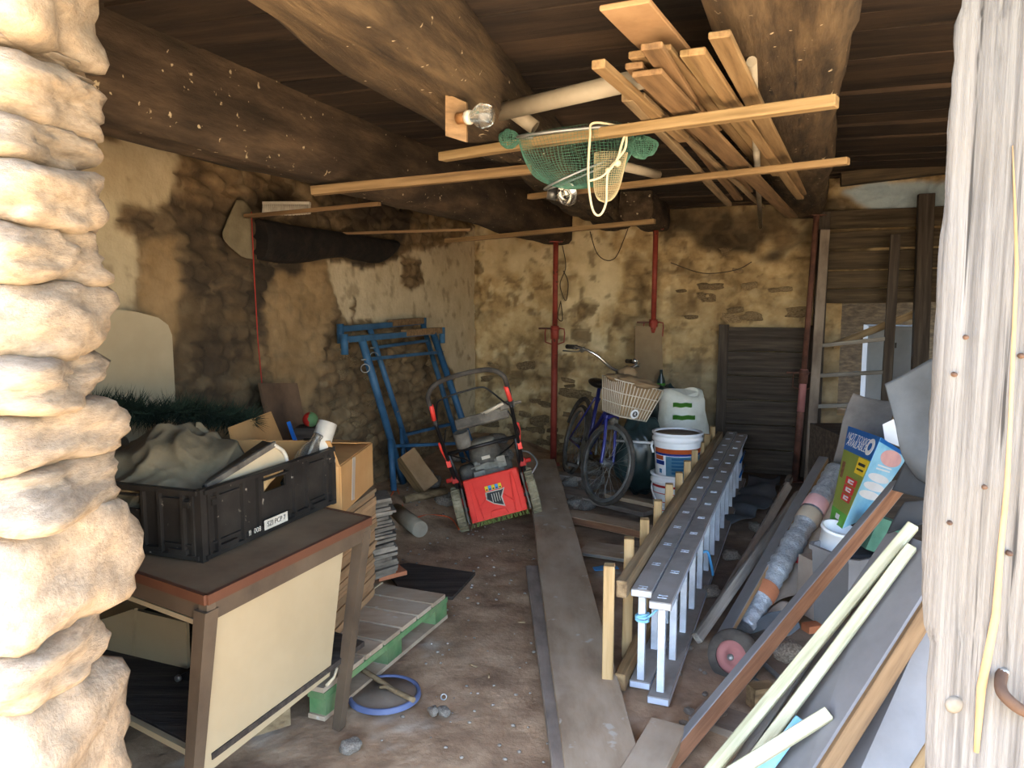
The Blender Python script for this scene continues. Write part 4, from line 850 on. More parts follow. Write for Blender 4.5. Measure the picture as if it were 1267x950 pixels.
# ================================================================ MIDDLE OF THE ROOM
# ---- boards on the floor
a, b_ = V((.305, 2.25, .03)), V((.255, 6.75, .155)); plank('floor_plank', a, b_, .26, .045, Zv, 'dusty', None, 'very long wide dusty plank laid along the floor past the mower', 'plank', None, .01, seg=14)
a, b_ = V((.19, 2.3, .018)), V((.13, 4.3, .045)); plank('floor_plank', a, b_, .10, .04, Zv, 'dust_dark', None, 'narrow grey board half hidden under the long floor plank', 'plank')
FB = 'boards lying on the floor around the bicycle'
def fb(p, q, w_, t, mt, lb, z): return plank('floor_board', pZ(*p, z), pZ(*q, z), w_, t, Zv, mt, None, lb, 'board', FB, .006, edge=isinstance(mt, tuple))
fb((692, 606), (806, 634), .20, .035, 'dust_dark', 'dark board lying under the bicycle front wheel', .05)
fb((700, 637), (822, 662), .17, .05, ('dusty', 'rust'), 'board with a reddish front edge in front of the bicycle', .06)
fb((722, 678), (822, 692), .24, .022, ('dusty', 'grey'), 'short wide board nearest the ladder feet, with a turquoise scrap under it', .03)
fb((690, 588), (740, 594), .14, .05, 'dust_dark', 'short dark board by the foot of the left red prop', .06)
fb((752, 612), (830, 628), .10, .03, 'dusty', 'broken thin board leading to the buckets', .085)
m = sheet([[pZ(733, 702, .012), pZ(748, 699, .018), pZ(764, 701, .012)], [pZ(736, 706, .012), pZ(750, 705, .016), pZ(766, 704, .012)]], 8, 4, .004, 12, .002); m.build('turquoise_scrap', 'cyan', None, 'scrap of turquoise plastic beside the short floor board', 'scrap')
m = MB(); a = pZ(540, 712, .016); m.poly([pZ(476, 702, .02), pZ(505, 696, .02), pZ(588, 708, .02), pZ(560, 738, .02), pZ(500, 735, .02)], Zv, .018); m.build('dark_slab', 'darkwood', None, 'flat dark slab on the floor behind the pallet', 'slab', bevel=.003)
m = MB(); m.tube([pZ(490, 632, .10), pZ(520, 655, .08)], .055, 16); m.build('log', 'pipe', None, 'short grey log lying beside the slates', 'log')
m = MB(); m.tube([pZ(500, 618, .14), pZ(552, 607, .16)], .03, 10); m.build('branch', 'rail', None, 'thin branch on the rubble behind the grey log', 'branch')
m = MB(); m.tube(spline([pZ(482, 618, .13), pZ(490, 604, .16), pZ(496, 618, .12), pZ(505, 640, .07), pZ(530, 637, .05), pZ(556, 640, .03), pZ(568, 655, .02)], 6), .005, 6); m.build('orange_cord', 'oricord', None, 'thin orange cord trailing on the floor beside the mower', 'cord')
# rubble along the walls
rnd = random.Random(3); k = 0
SR = 'loose stones along the wall bases'
for _ in range(60):
    x, y = rnd.uniform(-.95, .9), rnd.uniform(5.6, 7.6); d = (V((x, y, 0)) - CORNER)
    if d.dot(W) < .16 or d.dot(-U) < .16 or (.08 < x < .42): continue
    r = rnd.uniform(.025, .07); put(rnd.choice(gs), 'rubble_stone', TRS(V((x, y, floorz(x, y) + r * .35)), rnd.uniform(0, 6), (r * 1.4, r, r * .8)), label='loose brown stone among the rubble behind the mower', category='stone', group=SR)
# ---- wooden block leaning on the trestles
m = MB(); a, b_ = pY(500, 562, 5.80), pZ(530, 604, .15); plank('timber_block', a, b_, .15, .12, V((.5, -.8, .6)), ('fibre', 'fresh'), None, 'thick sawn timber block leaning in front of the blue trestles', 'block', edge=True)
# ---- blue folding trestles
nrm = W
def trestle(label, off, pts, r):
    """pts in the photograph met with a leaning plane: head ends, leg tops, feet, cross bar ends"""
    h0, h1 = [pP(*pts[k], CORNER + W * off, W) for k in ('h0', 'h1')]
    f0 = pts['f0']; f1 = pts['f1']; e = empty('builders_trestle', Matrix.Translation(V((f0.x, f0.y, f0.z))), label, 'trestle', 'blue trestles against the left wall')
    d = (h1 - h0).normalized()
    m = MB(); m.bar(h0, h1, .05, .04); m.build('head_bar', 'blue', e, bevel=.004)
    l0, l1 = h0.lerp(h1, pts['l0']), h0.lerp(h1, pts['l1'])
    for p in (h0, h1): m = MB(); m.tube([p + Zv * .035, p - Zv * .10], .026, 12); m.build('end_socket', 'blue', e)
    for p, f in ((l0, f0), (l1, f1)): m = MB(); m.tube([p, f], r, 12); m.build('leg', 'blue', e)
    for t in (.13, .72):
        m = MB(); m.bar(l0.lerp(f0, t) - d * .02, l1.lerp(f1, t) + d * .02, .028, .022); m.build('cross_bar', 'blue', e, bevel=.002)
    m = MB(); p = l0.lerp(f0, .16); m.tube(ringpts(p + V((-.02, -.03, -.03)), V((.3, -1, 0)), .03, 14), .004, 6, closed=True); m.tube([l0.lerp(f0, .13) - d * .08, l1.lerp(f1, .13) + d * .09], .006, 6); m.build('locking_pin', 'zinc', e)
    m = MB(); m.tube([l0.lerp(f0, .66), l0.lerp(f0, .66) - d * .05 - Zv * (l0.lerp(f0, .66).z - floorz(f0.x, f0.y) - .01) + W * .05], r * .85, 10); m.build('brace', 'blue', e); m = MB(); m.tube([l1.lerp(f1, .7), f1 + d * .12 + W * .02], r * .85, 10); m.build('brace', 'blue', e)
    m = MB(); m.bar(h0.lerp(h1, .55) + V((0, -.012, .012)), h0.lerp(h1, .97) + V((0, -.012, .012)), .05, .05); m.build('timber_pad', 'fresh2', e, 'dirty wooden pad')
def fl(px, py, y): p = pY(px, py, y); p.z = floorz(p.x, p.y) + .01; return p
trestle('blue tubular trestle leaning on the wall, the one in front', .25, dict(h0=(426, 420), h1=(547, 410), l0=.14, l1=.88, f0=fl(499, 603, 5.88), f1=fl(600, 592, 6.2)), .028)
trestle('blue tubular trestle leaning on the wall, the one behind', .09, dict(h0=(421, 407), h1=(524, 398), l0=.30, l1=.98, f0=fl(515, 590, 6.22), f1=fl(574, 580, 6.62)), .022)
# ================================================================ LAWN MOWER
g0, g1 = pZ(573, 672, .02), pZ(677, 644, .12); mx_ = V((g1.x - g0.x, (g1.y - g0.y) * .25, .125)); 
g0 = V((-.325, 5.10, .025)); roll = R(14); yaw = R(4)
mm = Matrix.Translation(g0 + V((.255, .0, .065))) @ Matrix.Rotation(yaw, 4, 'Z') @ Matrix.Rotation(-roll, 4, 'Y')
e = empty('lawn_mower', mm, 'red and black petrol lawn mower with folded-up handle, seen from behind', 'lawn mower')
def lp(x, y, z): return mm @ V((x, y, z))
LR = mm.to_3x3()
def mk(f, name, mt, parent=None, label=None, bevel=0): m = MB(); f(m); m.xform(mm); return m.build(name, mt, parent or e, label, bevel=bevel)
def deck(m):
    rr = []
    for z, k in ((.07, 1.0), (.15, 1.0), (.20, .92), (.23, .75)):
        rr.append([V((x * k, .36 + y * k, z)) for x, y in ((-.20, -.32), (.20, -.32), (.235, -.2), (.235, .22), (.14, .36), (-.14, .36), (-.235, .22), (-.235, -.2))])
    m.loft(rr, smooth=False)
mk(deck, 'deck', 'red', bevel=.006)
ft, fbm = V((0, .03, .33)), V((0, -.14, .075))
flap = mk(lambda m: m.hexa([V((-.19, fbm.y, fbm.z)), V((.19, fbm.y, fbm.z)), V((.19, ft.y, ft.z)), V((-.19, ft.y, ft.z)), V((-.19, fbm.y + .02, fbm.z)), V((.19, fbm.y + .02, fbm.z)), V((.19, ft.y + .02, ft.z)), V((-.19, ft.y + .02, ft.z))]), 'rear_flap', 'red', None, 'bright red rear flap', .004)
fx = V((1, 0, 0)); fu = (ft - fbm).normalized(); fn = fx.cross(fu); Lf = (ft - fbm).length
def fp(x, u, o=.0): return fbm + fx * x + fu * u + fn * o
def rib(p, q, w_): return mk(lambda m: m.bar(fp(*p, .004), fp(*q, .004), w_, .012, fn), 'rib', 'red', flap, bevel=.002)
rib((-.168, .005), (-.168, Lf - .01), .03); rib((.168, .005), (.168, Lf - .01), .03); rib((-.11, .01), (-.135, Lf - .02), .010); rib((.11, .01), (.135, Lf - .02), .010)
rib((-.115, .09), (-.06, .15), .008); rib((.115, .09), (.06, .15), .008); rib((-.06, .01), (-.05, .05), .006); rib((.06, .01), (.05, .05), .006); rib((-.05, .05), (.05, .05), .006)
mk(lambda m: m.poly([fp(x, u, .0062) for x, u in ((-.06, .185), (.055, .185), (.075, .19), (.045, .13), (.052, .06), (-.02, .095), (-.064, .135))], fn, .003), 'badge', 'whitedull', flap, 'dark pointed emblem with pale outline')
mk(lambda m: m.poly([fp(x, u, .0072) for x, u in ((-.05, .178), (.05, .178), (.066, .184), (.037, .13), (.044, .072), (-.017, .10), (-.056, .137))], fn, .0015), 'emblem', 'darkp', flap, 'dark emblem')
for i in range(5): mk(lambda m: m.poly([fp(-.055 + i * .023 + x, .192 + u, .0062) for x, u in ((0, 0), (.021, 0), (.021, .035), (0, .035))], fn, .002), 'pictogram', 'yellowp' if i % 2 == 0 else 'cyan', flap, 'yellow pictogram' if i % 2 == 0 else 'blue pictogram')
for i in range(5): mk(lambda m: m.lathe(fp(-.0445 + i * .023, .2, .0064), fn, [(.006, 0), (.006, .002)], 8), 'pictogram_mark', 'darkp', flap)
mk(lambda m: [m.bar(fp(-.02 + i * .016, .105, .0085), fp(-.02 + i * .016, .165, .0085), .004, .001, fn) for i in range(4)], 'emblem_marks', 'whitedull', flap)
mk(lambda m: (m.bar(V((-.21, -.12, .07)), V((-.21, .04, .34)), .012, .03, fn), m.bar(V((.21, -.12, .07)), V((.21, .04, .34)), .012, .03, fn)), 'flap_frame', 'engine')
m = MB()
for _ in range(90): x = random.uniform(-.19, .19); m.tube([V((x, -.125, .085)), V((x + random.uniform(-.03, .03), -.14, .045))], .0025, 4)
m.xform(mm); T(m.build('grass_clippings', 'grass', e), kind='stuff')
# wheels
def wheel(x, y, r, w_, nm):
    t = mk(lambda m: m.lathe(V((x - w_ / 2, y, r)), V((1, 0, 0)), [(r * .62, 0), (r * .93, 0), (r, w_ * .15), (r, w_ * .85), (r * .93, w_), (r * .62, w_)], 32, caps=False), nm, 'mudtyre')
    def treads(m):
        for k in range(22):
            a = 2 * math.pi * k / 22; m.box(V((x, y + math.sin(a) * r, r + math.cos(a) * r)), (w_ * .9, .012, .010), Matrix.Rotation(-a, 3, 'X'))
    mk(treads, 'tread', 'mudtyre', t)
    mk(lambda m: m.lathe(V((x - w_ * .35, y, r)), V((1, 0, 0)), [(.02, -.004), (r * .3, 0), (r * .64, .002), (r * .64, w_ * .7), (r * .3, w_ * .72), (.02, w_ * .8)], 24), 'hub', 'engine', t)
for x in (-.255, .255): wheel(x, .02, .150, .06, 'rear_wheel'); wheel(x, .62, .10, .05, 'front_wheel')
mk(lambda m: m.tube([V((-.25, .02, .135)), V((.25, .02, .135))], .012), 'axle', 'zinc')
# engine
mk(lambda m: (m.box(V((0, .33, .27)), (.24, .24, .10)), m.box(V((0, .34, .34)), (.20, .20, .10))), 'engine_block', 'enginegrey', bevel=.012)
def cowl(m):
    rr = []
    for z, k in ((.36, 1), (.43, 1), (.46, .96), (.49, .8), (.505, .5)): rr.append([V((.12 * k * math.cos(a) * (1 if abs(math.cos(a)) < .8 else .95), .33 + .10 * k * math.sin(a), z)) for a in [2 * math.pi * i / 24 for i in range(24)]])
    m.loft(rr)
cw = mk(cowl, 'engine_cowl', 'engine')
mk(lambda m: m.lathe(V((.0, .32, .500)), Zv, [(.085, 0), (.092, .012), (.08, .024), (.05, .034), (.02, .036)], 28), 'starter_cover', 'enginegrey', cw)
mk(lambda m: m.box(V((0, .224, .41)), (.06, .006, .022)), 'cowl_plate', 'tape', cw)
mk(lambda m: m.lathe(V((-.15, .27, .28)), Zv, [(.055, 0), (.06, .01), (.06, .08), (.045, .10), (.02, .105)], 20), 'air_filter', 'engine')
mk(lambda m: m.lathe(V((.13, .30, .27)), Zv, [(.04, 0), (.04, .06), (.028, .065), (.028, .09)], 16), 'oil_filler', 'engine')
mk(lambda m: (m.box(V((.10, .22, .36)), (.06, .04, .08)), m.box(V((-.07, .20, .30)), (.08, .05, .07)), m.tube([V((-.12, .2, .36)), V((0, .17, .38)), V((.12, .2, .35))], .006, 8)), 'carburettor', 'enginegrey', bevel=.004)
# handle: two folded tubes, a padded loop and a control bar
def side(sx_):
    x = .235 * sx_
    mk(lambda m: m.tube(spline([V((x, .04, .22)), V((x, -.02, .36)), V((x * 1.03, -.16, .62)), V((x * 1.05, -.25, .80))], 6), .0125, 12), 'handle_tube', 'blackmetal')
    mk(lambda m: (m.box(V((x, -.02, .37)), (.045, .04, .055)), m.tube([V((x * .9, -.02, .37)), V((x * 1.25, -.02, .37))], .016, 10)), 'handle_clamp', 'reddark', bevel=.006)
    mk(lambda m: (m.tube([V((x * 1.02, -.10, .52)), V((x * 1.1, -.13, .60)), V((x * 1.1, -.17, .66))], .014, 10), m.box(V((x * 1.03, -.10, .50)), (.03, .035, .05))), 'folding_lever', 'red', bevel=.004)
    mk(lambda m: m.tube([V((x * 1.06, -.27, .83)), V((x * 1.03, -.31, .93))], .0155, 10), 'grip_sleeve', 'red')
side(-1); side(1)
mk(lambda m: m.tube(spline([V((-.247, -.24, .79)), V((-.25, -.31, .94)), V((-.235, -.345, 1.01)), V((-.16, -.375, 1.065)), V((0, -.385, 1.08)), V((.16, -.375, 1.065)), V((.235, -.345, 1.01)), V((.25, -.31, .94)), V((.247, -.24, .79))], 8), .0155, 14), 'handle_loop', 'rubber')
mk(lambda m: m.tube(spline([V((-.235, -.25, .80)), V((-.215, -.28, .90)), V((-.17, -.30, .95)), V((0, -.31, .965)), V((.10, -.305, .96)), V((.15, -.29, .91)), V((.20, -.265, .84)), V((.235, -.25, .80))], 7), .006, 10), 'control_bar', 'blackmetal')
mk(lambda m: m.tube([V((-.24, -.13, .57)), V((.24, -.13, .57))], .012, 12), 'cross_tube', 'blackmetal')
mk(lambda m: (m.bar(V((-.13, -.20, .75)), V((.22, -.20, .75)), .07, .045, V((0, -1, .5))), m.box(V((.12, -.19, .77)), (.12, .06, .05)), m.box(V((.22, -.22, .80)), (.10, .05, .05)), m.box(V((.27, -.22, .80)), (.10, .025, .02))), 'control_housing', 'engine', bevel=.008)
mk(lambda m: m.lathe(V((-.11, -.19, .60)), V((0, -.1, 1)), [(.045, 0), (.05, .01), (.052, .10), (.046, .105), (.044, .02)], 20, caps=False), 'cup_holder', 'engine')
mk(lambda m: m.tube(spline([V((.05, -.19, .78)), V((.12, -.24, .80)), V((.2, -.24, .82))], 5), .012, 8), 'throttle', 'tape', None, 'dusty pale throttle lever')
mk(lambda m: m.tube(spline([V((.22, -.22, .76)), V((.26, -.16, .6)), V((.2, .0, .5)), V((.1, .15, .42))], 8), .005, 6), 'cable', 'blackmetal'); mk(lambda m: m.tube(spline([V((-.2, -.2, .74)), V((-.24, -.1, .58)), V((-.14, .1, .46)), V((-.1, .22, .38))], 8), .005, 6), 'cable', 'blackmetal')
mk(lambda m: m.tube(spline([V((.24, .10, .42)), V((.30, .06, .40)), V((.33, .0, .33)), V((.27, -.04, .27)), V((.26, -.05, .20))], 6), .007, 8), 'height_lever', 'zinc')
mk(lambda m: (m.bar(V((-.235, .02, .19)), V((-.235, .5, .19)), .03, .06), m.bar(V((.235, .02, .19)), V((.235, .5, .19)), .03, .06)), 'deck_rail', 'reddark', bevel=.004)
for x in (-1, 1): mk(lambda m: m.tube([V((.2 * x, .05, .2)), V((.225 * x, -.12, .56))], .012), 'stay', 'blackmetal')
# ================================================================ BICYCLE
fc = pZ(738, 632, .0); fc.z = .055; hd = R(-90 + 9); lean = R(14); 
bm_ = Matrix.Translation(fc) @ Matrix.Rotation(hd, 4, 'Z') @ Matrix.Rotation(-lean, 4, 'X')    # X forward, origin under the front hub
e = empty('bicycle', bm_, 'blue bicycle with a wire front basket leaning among the sacks', 'bicycle'); RW = .315
steer = Matrix.Translation((0, 0, 0)) @ Matrix.Rotation(R(20), 4, 'Z')
def bk(f, name, mt, parent=None, label=None, st=False, kind=None, bevel=0):
    m = MB(); f(m); m.xform(bm_ @ steer if st else bm_); return T(m.build(name, mt, parent or e, label, bevel=bevel), kind=kind)
def bwheel(x, st, nm):
    t = bk(lambda m: m.tube(ringpts(V((x, 0, RW)), V((0, 1, 0)), RW - .017, 56), .018, 10, closed=True), nm, 'rubber', st=st)
    bk(lambda m: m.lathe(V((x, -.012, RW)), V((0, 1, 0)), [(RW - .052, -.002), (RW - .024, -.004), (RW - .024, .028), (RW - .052, .026), (RW - .052, -.002)], 56, caps=False), 'rim', 'zinc', t, st=st)
    bk(lambda m: (m.cyl(V((x, -.04, RW)), V((x, .04, RW)), .022, seg=14), m.cyl(V((x, -.055, RW)), V((x, .055, RW)), .01, seg=8), m.cyl(V((x, -.032, RW)), V((x, -.028, RW)), .032, seg=16), m.cyl(V((x, .028, RW)), V((x, .032, RW)), .032, seg=16)), 'hub', 'zinc', t, st=st)
    def sp(m):
        for k in range(32):
            a = 2 * math.pi * k / 32; b_ = a + (.5 if k % 4 < 2 else -.5); y = .03 if k % 2 else -.03
            m.tube([V((x + math.cos(b_) * .03, y, RW + math.sin(b_) * .03)), V((x + math.cos(a) * (RW - .045), 0, RW + math.sin(a) * (RW - .045)))], .0016, 4, cap=False)
    bk(sp, 'spokes', 'zinc', t, st=st)
bwheel(0, True, 'front_wheel')
for y in (-.05, .05): bk(lambda m: m.tube(spline([V((.0, y * 1.1, RW)), V((-.03, y, RW + .15)), V((-.09, y * .9, RW * 2 + .02))], 6), .0125, 10), 'fork_blade', 'navy', st=True)
bk(lambda m: (m.box(V((-.09, 0, RW * 2 + .03)), (.05, .12, .035)), m.tube([V((-.09, 0, RW * 2 + .03)), V((-.14, 0, .86))], .018, 12)), 'fork_crown', 'navy', st=True, bevel=.006)
bk(lambda m: m.lathe(V((-.085, 0, RW * 2 + .0)), V((1, 0, .1)), [(.012, 0), (.03, .01), (.035, .05), (.02, .07)], 14), 'brake_block', 'engine', st=True)
bwheel(-1.0, False, 'rear_wheel')
bk(lambda m: (m.tube([V((-.13, 0, .80)), V((-.55, 0, .30))], .019, 12), m.tube([V((-.15, 0, .86)), V((-.60, 0, .42))], .016, 12), m.tube([V((-.55, 0, .29)), V((-.68, 0, .82))], .016, 12), m.tube([V((-.55, .03, .29)), V((-1.0, .055, RW))], .010), m.tube([V((-.55, -.03, .29)), V((-1.0, -.055, RW))], .010), m.tube([V((-.66, .02, .74)), V((-1.0, .055, RW))], .008), m.tube([V((-.66, -.02, .74)), V((-1.0, -.055, RW))], .008)), 'frame', 'navy')
bk(lambda m: m.tube(spline([V((-1.0 + .37 * math.cos(a), 0, RW + .37 * math.sin(a))) for a in [R(10 + 14 * i) for i in range(12)]], 3), .02, 8), 'rear_mudguard', 'rubber')
sd = bk(lambda m: m.ball(V((-.72, 0, .86)), .12, 3, (1.1, .75, .35)), 'saddle', 'black')
cr = bk(lambda m: (m.lathe(V((-.55, -.05, .29)), V((0, 1, 0)), [(.09, 0), (.09, .004)], 28), m.tube([V((-.55, -.07, .29)), V((-.46, -.08, .18))], .010), m.tube([V((-.55, .07, .29)), V((-.64, .08, .40))], .010)), 'crank', 'zinc')
for p in (V((-.46, -.13, .18)), V((-.64, .13, .40))): bk(lambda m: m.box(p, (.07, .09, .025)), 'pedal', 'rubber', cr)
bar_ = bk(lambda m: (m.tube([V((-.14, 0, .86)), V((-.16, 0, 1.02))], .013, 10), m.tube(spline([V((-.42, -.30, 1.10)), V((-.30, -.29, 1.115)), V((-.20, -.20, 1.09)), V((-.15, -.06, 1.02)), V((-.15, .06, 1.02)), V((-.20, .20, 1.09)), V((-.30, .29, 1.115)), V((-.42, .30, 1.10))], 6), .0115, 12)), 'handlebar', 'chrome', st=True)
for y in (-1, 1):
    bk(lambda m: m.tube([V((-.46, y * .302, 1.098)), V((-.34, y * .293, 1.112))], .018, 12), 'grip', 'black', bar_, st=True)
    bk(lambda m: (m.tube(spline([V((-.30, y * .27, 1.10)), V((-.30, y * .31, 1.08)), V((-.44, y * .34, 1.06))], 5), .006, 8), m.cyl(V((-.30, y * .27, 1.095)), V((-.27, y * .27, 1.115)), .018, seg=10)), 'brake_lever', 'engine', bar_, st=True)
bk(lambda m: m.lathe(V((-.23, .20, 1.12)), V((.2, 0, 1)), [(.022, -.02), (.024, 0), (.018, .012)], 16), 'bell', 'chrome', bar_, st=True)
# wire basket with a dusty sheet over it
b0, b1, zb, zt = (.10, .13), (.14, .185), .70, .955     # half depth/width at bottom and top
bc = .06
def bq(u, k):       # u around (0..4), k height 0..1
    hx_ = b0[0] + (b1[0] - b0[0]) * k; hy_ = b0[1] + (b1[1] - b0[1]) * k; i = int(u) % 4; f = u - int(u); cs_ = [(hx_, -hy_), (hx_, hy_), (-hx_, hy_), (-hx_, -hy_)]
    a, b2 = cs_[i], cs_[(i + 1) % 4]; return V((bc + a[0] + (b2[0] - a[0]) * f, a[1] + (b2[1] - a[1]) * f, zb + (zt - zb) * k))
bs = bk(lambda m: [m.tube([bq(u / 11, 0), bq(u / 11, 1)], .0036, 6) for u in range(44)] + [m.tube([bq(u, k) for u in (0, 1, 2, 3)], .0036, 6, closed=True) for k in (0, .33, .66, 1)] + [m.tube([bq(0 + i / 8, 0), bq(3 - i / 8, 0)], .003, 5) for i in range(9)], 'wire_basket', 'whitedull', st=True)
bk(lambda m: [m.poly([bq(u + .03, .04) * 1 + V((-.004, 0, 0)), bq(u + .97, .04) + V((-.004, 0, 0)), bq(u + .97, .97) + V((-.006, 0, 0)), bq(u + .03, .97) + V((-.006, 0, 0))], (bq(u + .5, .5) - V((bc, 0, bq(u, .5).z))), .002) for u in (0, 1, 3)], 'basket_lining', 'fibretop', bs, 'crinkled plastic lining', st=True)
bk(lambda m: m.ball(V((bc, 0, zt + .005)), 1, 4, (.165, .205, .05), .25, 2.2), 'dusty_cover', 'fibretop', bs, 'dusty cloth over the basket', st=True); bk(lambda m: m.ball(V((bc - .05, -.03, zt + .05)), .07, 3, (1, 1, .9), .25, 2), 'wrapped_bundle', 'fibretop', bs, st=True)
bd = bq(.48, .16); 
def badge_(m): m.lathe(bd + V((.006, 0, 0)), V((1, 0, -.14)), [(.034, 0), (.036, .002), (.036, .004), (.033, .006)], 28)
bb = bk(badge_, 'round_badge', 'white', bs, 'round white badge', st=True)
bk(lambda m: m.lathe(bd + V((.0125, 0, -.001)), V((1, 0, -.14)), [(.022, 0), (.022, .0012)], 24), 'badge_disc', 'darkp', bs, st=True)
tm = (bm_ @ steer) @ face_m(bd + V((.0145, 0, -.001)), V((0, 1, 0)), V((.14, 0, 1))); text('R', .034, tm, 'white', bb)
# ================================================================ SACKS, BUCKETS, BOARD
c = pY(793, 566, 6.22); heap('dark_sack', V((c.x, c.y, .31)), (.22, .17, .32), 'bag', 'glossy dark green plastic sack beside the bicycle wheel', 'sack', 2, None, .12, 2.0, 5, .10, flat=.95)
c = pY(822, 498, 6.65); heap('dark_sack', V((c.x - .02, c.y, .42)), (.22, .16, .42), 'bag', 'black plastic sack standing behind the white woven sack', 'sack', 5, None, .12, 2.0, 5, .10, flat=.98)
def wsack(m):
    c = pY(847, 525, 6.2); rr = []
    base = V((c.x + .01, c.y, .0))
    for z, rx, ry in ((.01, .14, .12), (.06, .185, .15), (.2, .20, .16), (.36, .19, .155), (.5, .175, .14), (.62, .165, .12), (.70, .17, .10), (.735, .16, .07), (.74, .13, .045)):
        rr.append([base + V((rx * math.cos(a) * (1 + .10 * noise.noise(V((math.cos(a) * 2, math.sin(a) * 2, z * 5)))) - .10 * max(0, z - .3), ry * math.sin(a) * (1 + .12 * noise.noise(V((math.cos(a) * 3, z * 6, 4)))), z + .03 * math.sin(a * 2) * (z > .6))) for a in [2 * math.pi * i / 40 for i in range(40)]])
    m.loft([[base + (p - base) * 1.14 for p in r] for r in rr])
    return base
m = MB(); base = wsack(m); e = empty('white_sack', Matrix.Translation(base), 'full white woven sack with green print behind the paint buckets', 'sack'); m.build('bag', 'sack', e)
for z, x0, w_ in ((.74, -.14, .15), (.64, -.14, .18)):
    m = MB(); n = 12; q = [[base + V((x0 + w_ * i / n, -(.155 if z > .6 else .182) * math.sqrt(max(.05, 1 - ((x0 + w_ * i / n + .06) / .2) ** 2)) - .012, z + dz + .003 * math.sin(i))) for i in range(n + 1)] for dz in (0, .035)]; m.grid(q); bmesh.ops.solidify(m.bm, geom=list(m.bm.faces), thickness=.003); m.build('printed_band', 'sackgreen', e, 'green printed lettering band')
def bucket(o, h, r0, r1, label, mt='white'):
    e = empty('paint_bucket', Matrix.Translation(o), label, 'bucket', 'stacked paint buckets'); m = MB()
    m.lathe(o, Zv, [(r0 * .96, 0), (r0, .006), (r1, h - .03), (r1, h), (r1 - .006, h), (r0 - .008, .02), (.0, .02)], 44, caps=False); m.build('body', mt, e)
    m = MB(); m.lathe(o + Zv * (h - .06), Zv, [(r1 + .001, 0), (r1 + .009, .004), (r1 + .009, .022), (r1 + .001, .026), (r1 + .001, .046), (r1 + .010, .050), (r1 + .012, .062), (r1 - .004, .064)], 44, caps=False); m.build('rim', mt, e); return e
def band(e, o, r, z0, z1, a0, a1, mt, name, label, h=.34, r0=.145, r1=.168):
    m = MB(); n = 30; rr = lambda z: r0 + (r1 - r0) * z / h + .0022
    m.grid([[o + V((rr(z) * math.sin(a), -rr(z) * math.cos(a), z)) for a in [a0 + (a1 - a0) * i / n for i in range(n + 1)]] for z in (z0, z1)]); bmesh.ops.solidify(m.bm, geom=list(m.bm.faces), thickness=.0012); return m.build(name, mt, e, label)
o1 = pZ(834, 645, .0); o1.z = .03; e1_ = bucket(o1, .33, .145, .165, 'lower white bucket with red bands and a wire handle')
band(e1_, o1, 0, .245, .262, -2.9, 2.9, 'redp', 'red_band', 'red band', .33); band(e1_, o1, 0, .20, .206, -2.0, 1.2, 'redp', 'red_line', 'red line', .33); band(e1_, o1, 0, .14, .146, -1.6, .3, 'redp', 'red_line', 'red line', .33); band(e1_, o1, 0, .08, .086, -1.6, .2, 'redp', 'red_line', 'red line', .33)
m = MB(); m.tube(spline([o1 + V((-.165, -.02, .28)), o1 + V((-.178, -.08, .22)), o1 + V((-.13, -.15, .13)), o1 + V((.0, -.19, .09)), o1 + V((.12, -.15, .14)), o1 + V((.17, -.04, .26))], 7), .005, 8); m.build('handle', 'white', e1_)
o2 = o1 + V((.012, .01, .285)); e2_ = bucket(o2, .34, .145, .168, 'upper paint bucket with orange and blue label and dusty lid')
m = MB(); m.lathe(o2 + Zv * .318, Zv, [(.162, .006), (.158, .012), (.0, .014)], 40, caps=False); m.build('lid', 'lidgrey', e2_, 'dusty sunken lid')
band(e2_, o2, 0, .205, .238, -1.4, 1.5, 'orange', 'orange_band', 'orange stripe'); band(e2_, o2, 0, .190, .205, -1.4, 1.5, 'bluedeep', 'blue_band', 'thin blue stripe'); band(e2_, o2, 0, .155, .186, -1.35, -.85, 'orange', 'label_corner', 'orange label corner'); band(e2_, o2, 0, .120, .150, -1.35, -.8, 'bluedeep', 'label_corner', 'blue label corner')
lbp = band(e2_, o2, 0, .045, .186, -.72, 1.2, 'lblue', 'label', 'pale blue printed label'); 
for z in (.06, .085, .11, .135, .16):
    band(e2_, o2 + V((0, -.0012, 0)), 0, z, z + .016, -.45, .38, 'cyan', 'printed_lines', 'blue lines of print')
band(e2_, o2 + V((0, -.0012, 0)), 0, .10, .15, .5, 1.0, 'blueprint', 'printed_square', 'blue square'); band(e2_, o2, 0, .06, .09, -1.1, -.95, 'cyan', 'drop_mark', 'blue drop mark')
m = MB(); m.tube([o2 + V((-.175, 0, .27)), o2 + V((-.19, -.03, .24)), o2 + V((-.18, -.05, .20))], .008, 8); m.build('handle', 'white', e2_)
m = MB(); m.tube([pY(762, 545, 5.75), pY(822, 549, 5.42)], .009, 8); m.build('white_stick', 'white', None, 'thin white stick resting on the rim of the upper bucket', 'stick')
g = [pY(786, 403, 7.02), pY(819, 405, 6.98)]; m = MB(); a, b_ = g; lo = V((-.03, -.22, 0)); m.hexa([a, b_, V((b_.x + .02, b_.y - .2, .03)), V((a.x - .03, a.y - .2, .03)), a + V((0, .02, 0)), b_ + V((0, .02, 0)), V((b_.x + .02, b_.y - .18, .03)), V((a.x - .03, a.y - .18, .03))]); m.build('brown_board', 'fibretop', None, 'narrow brown board standing at the wall behind the bicycle basket', 'board')
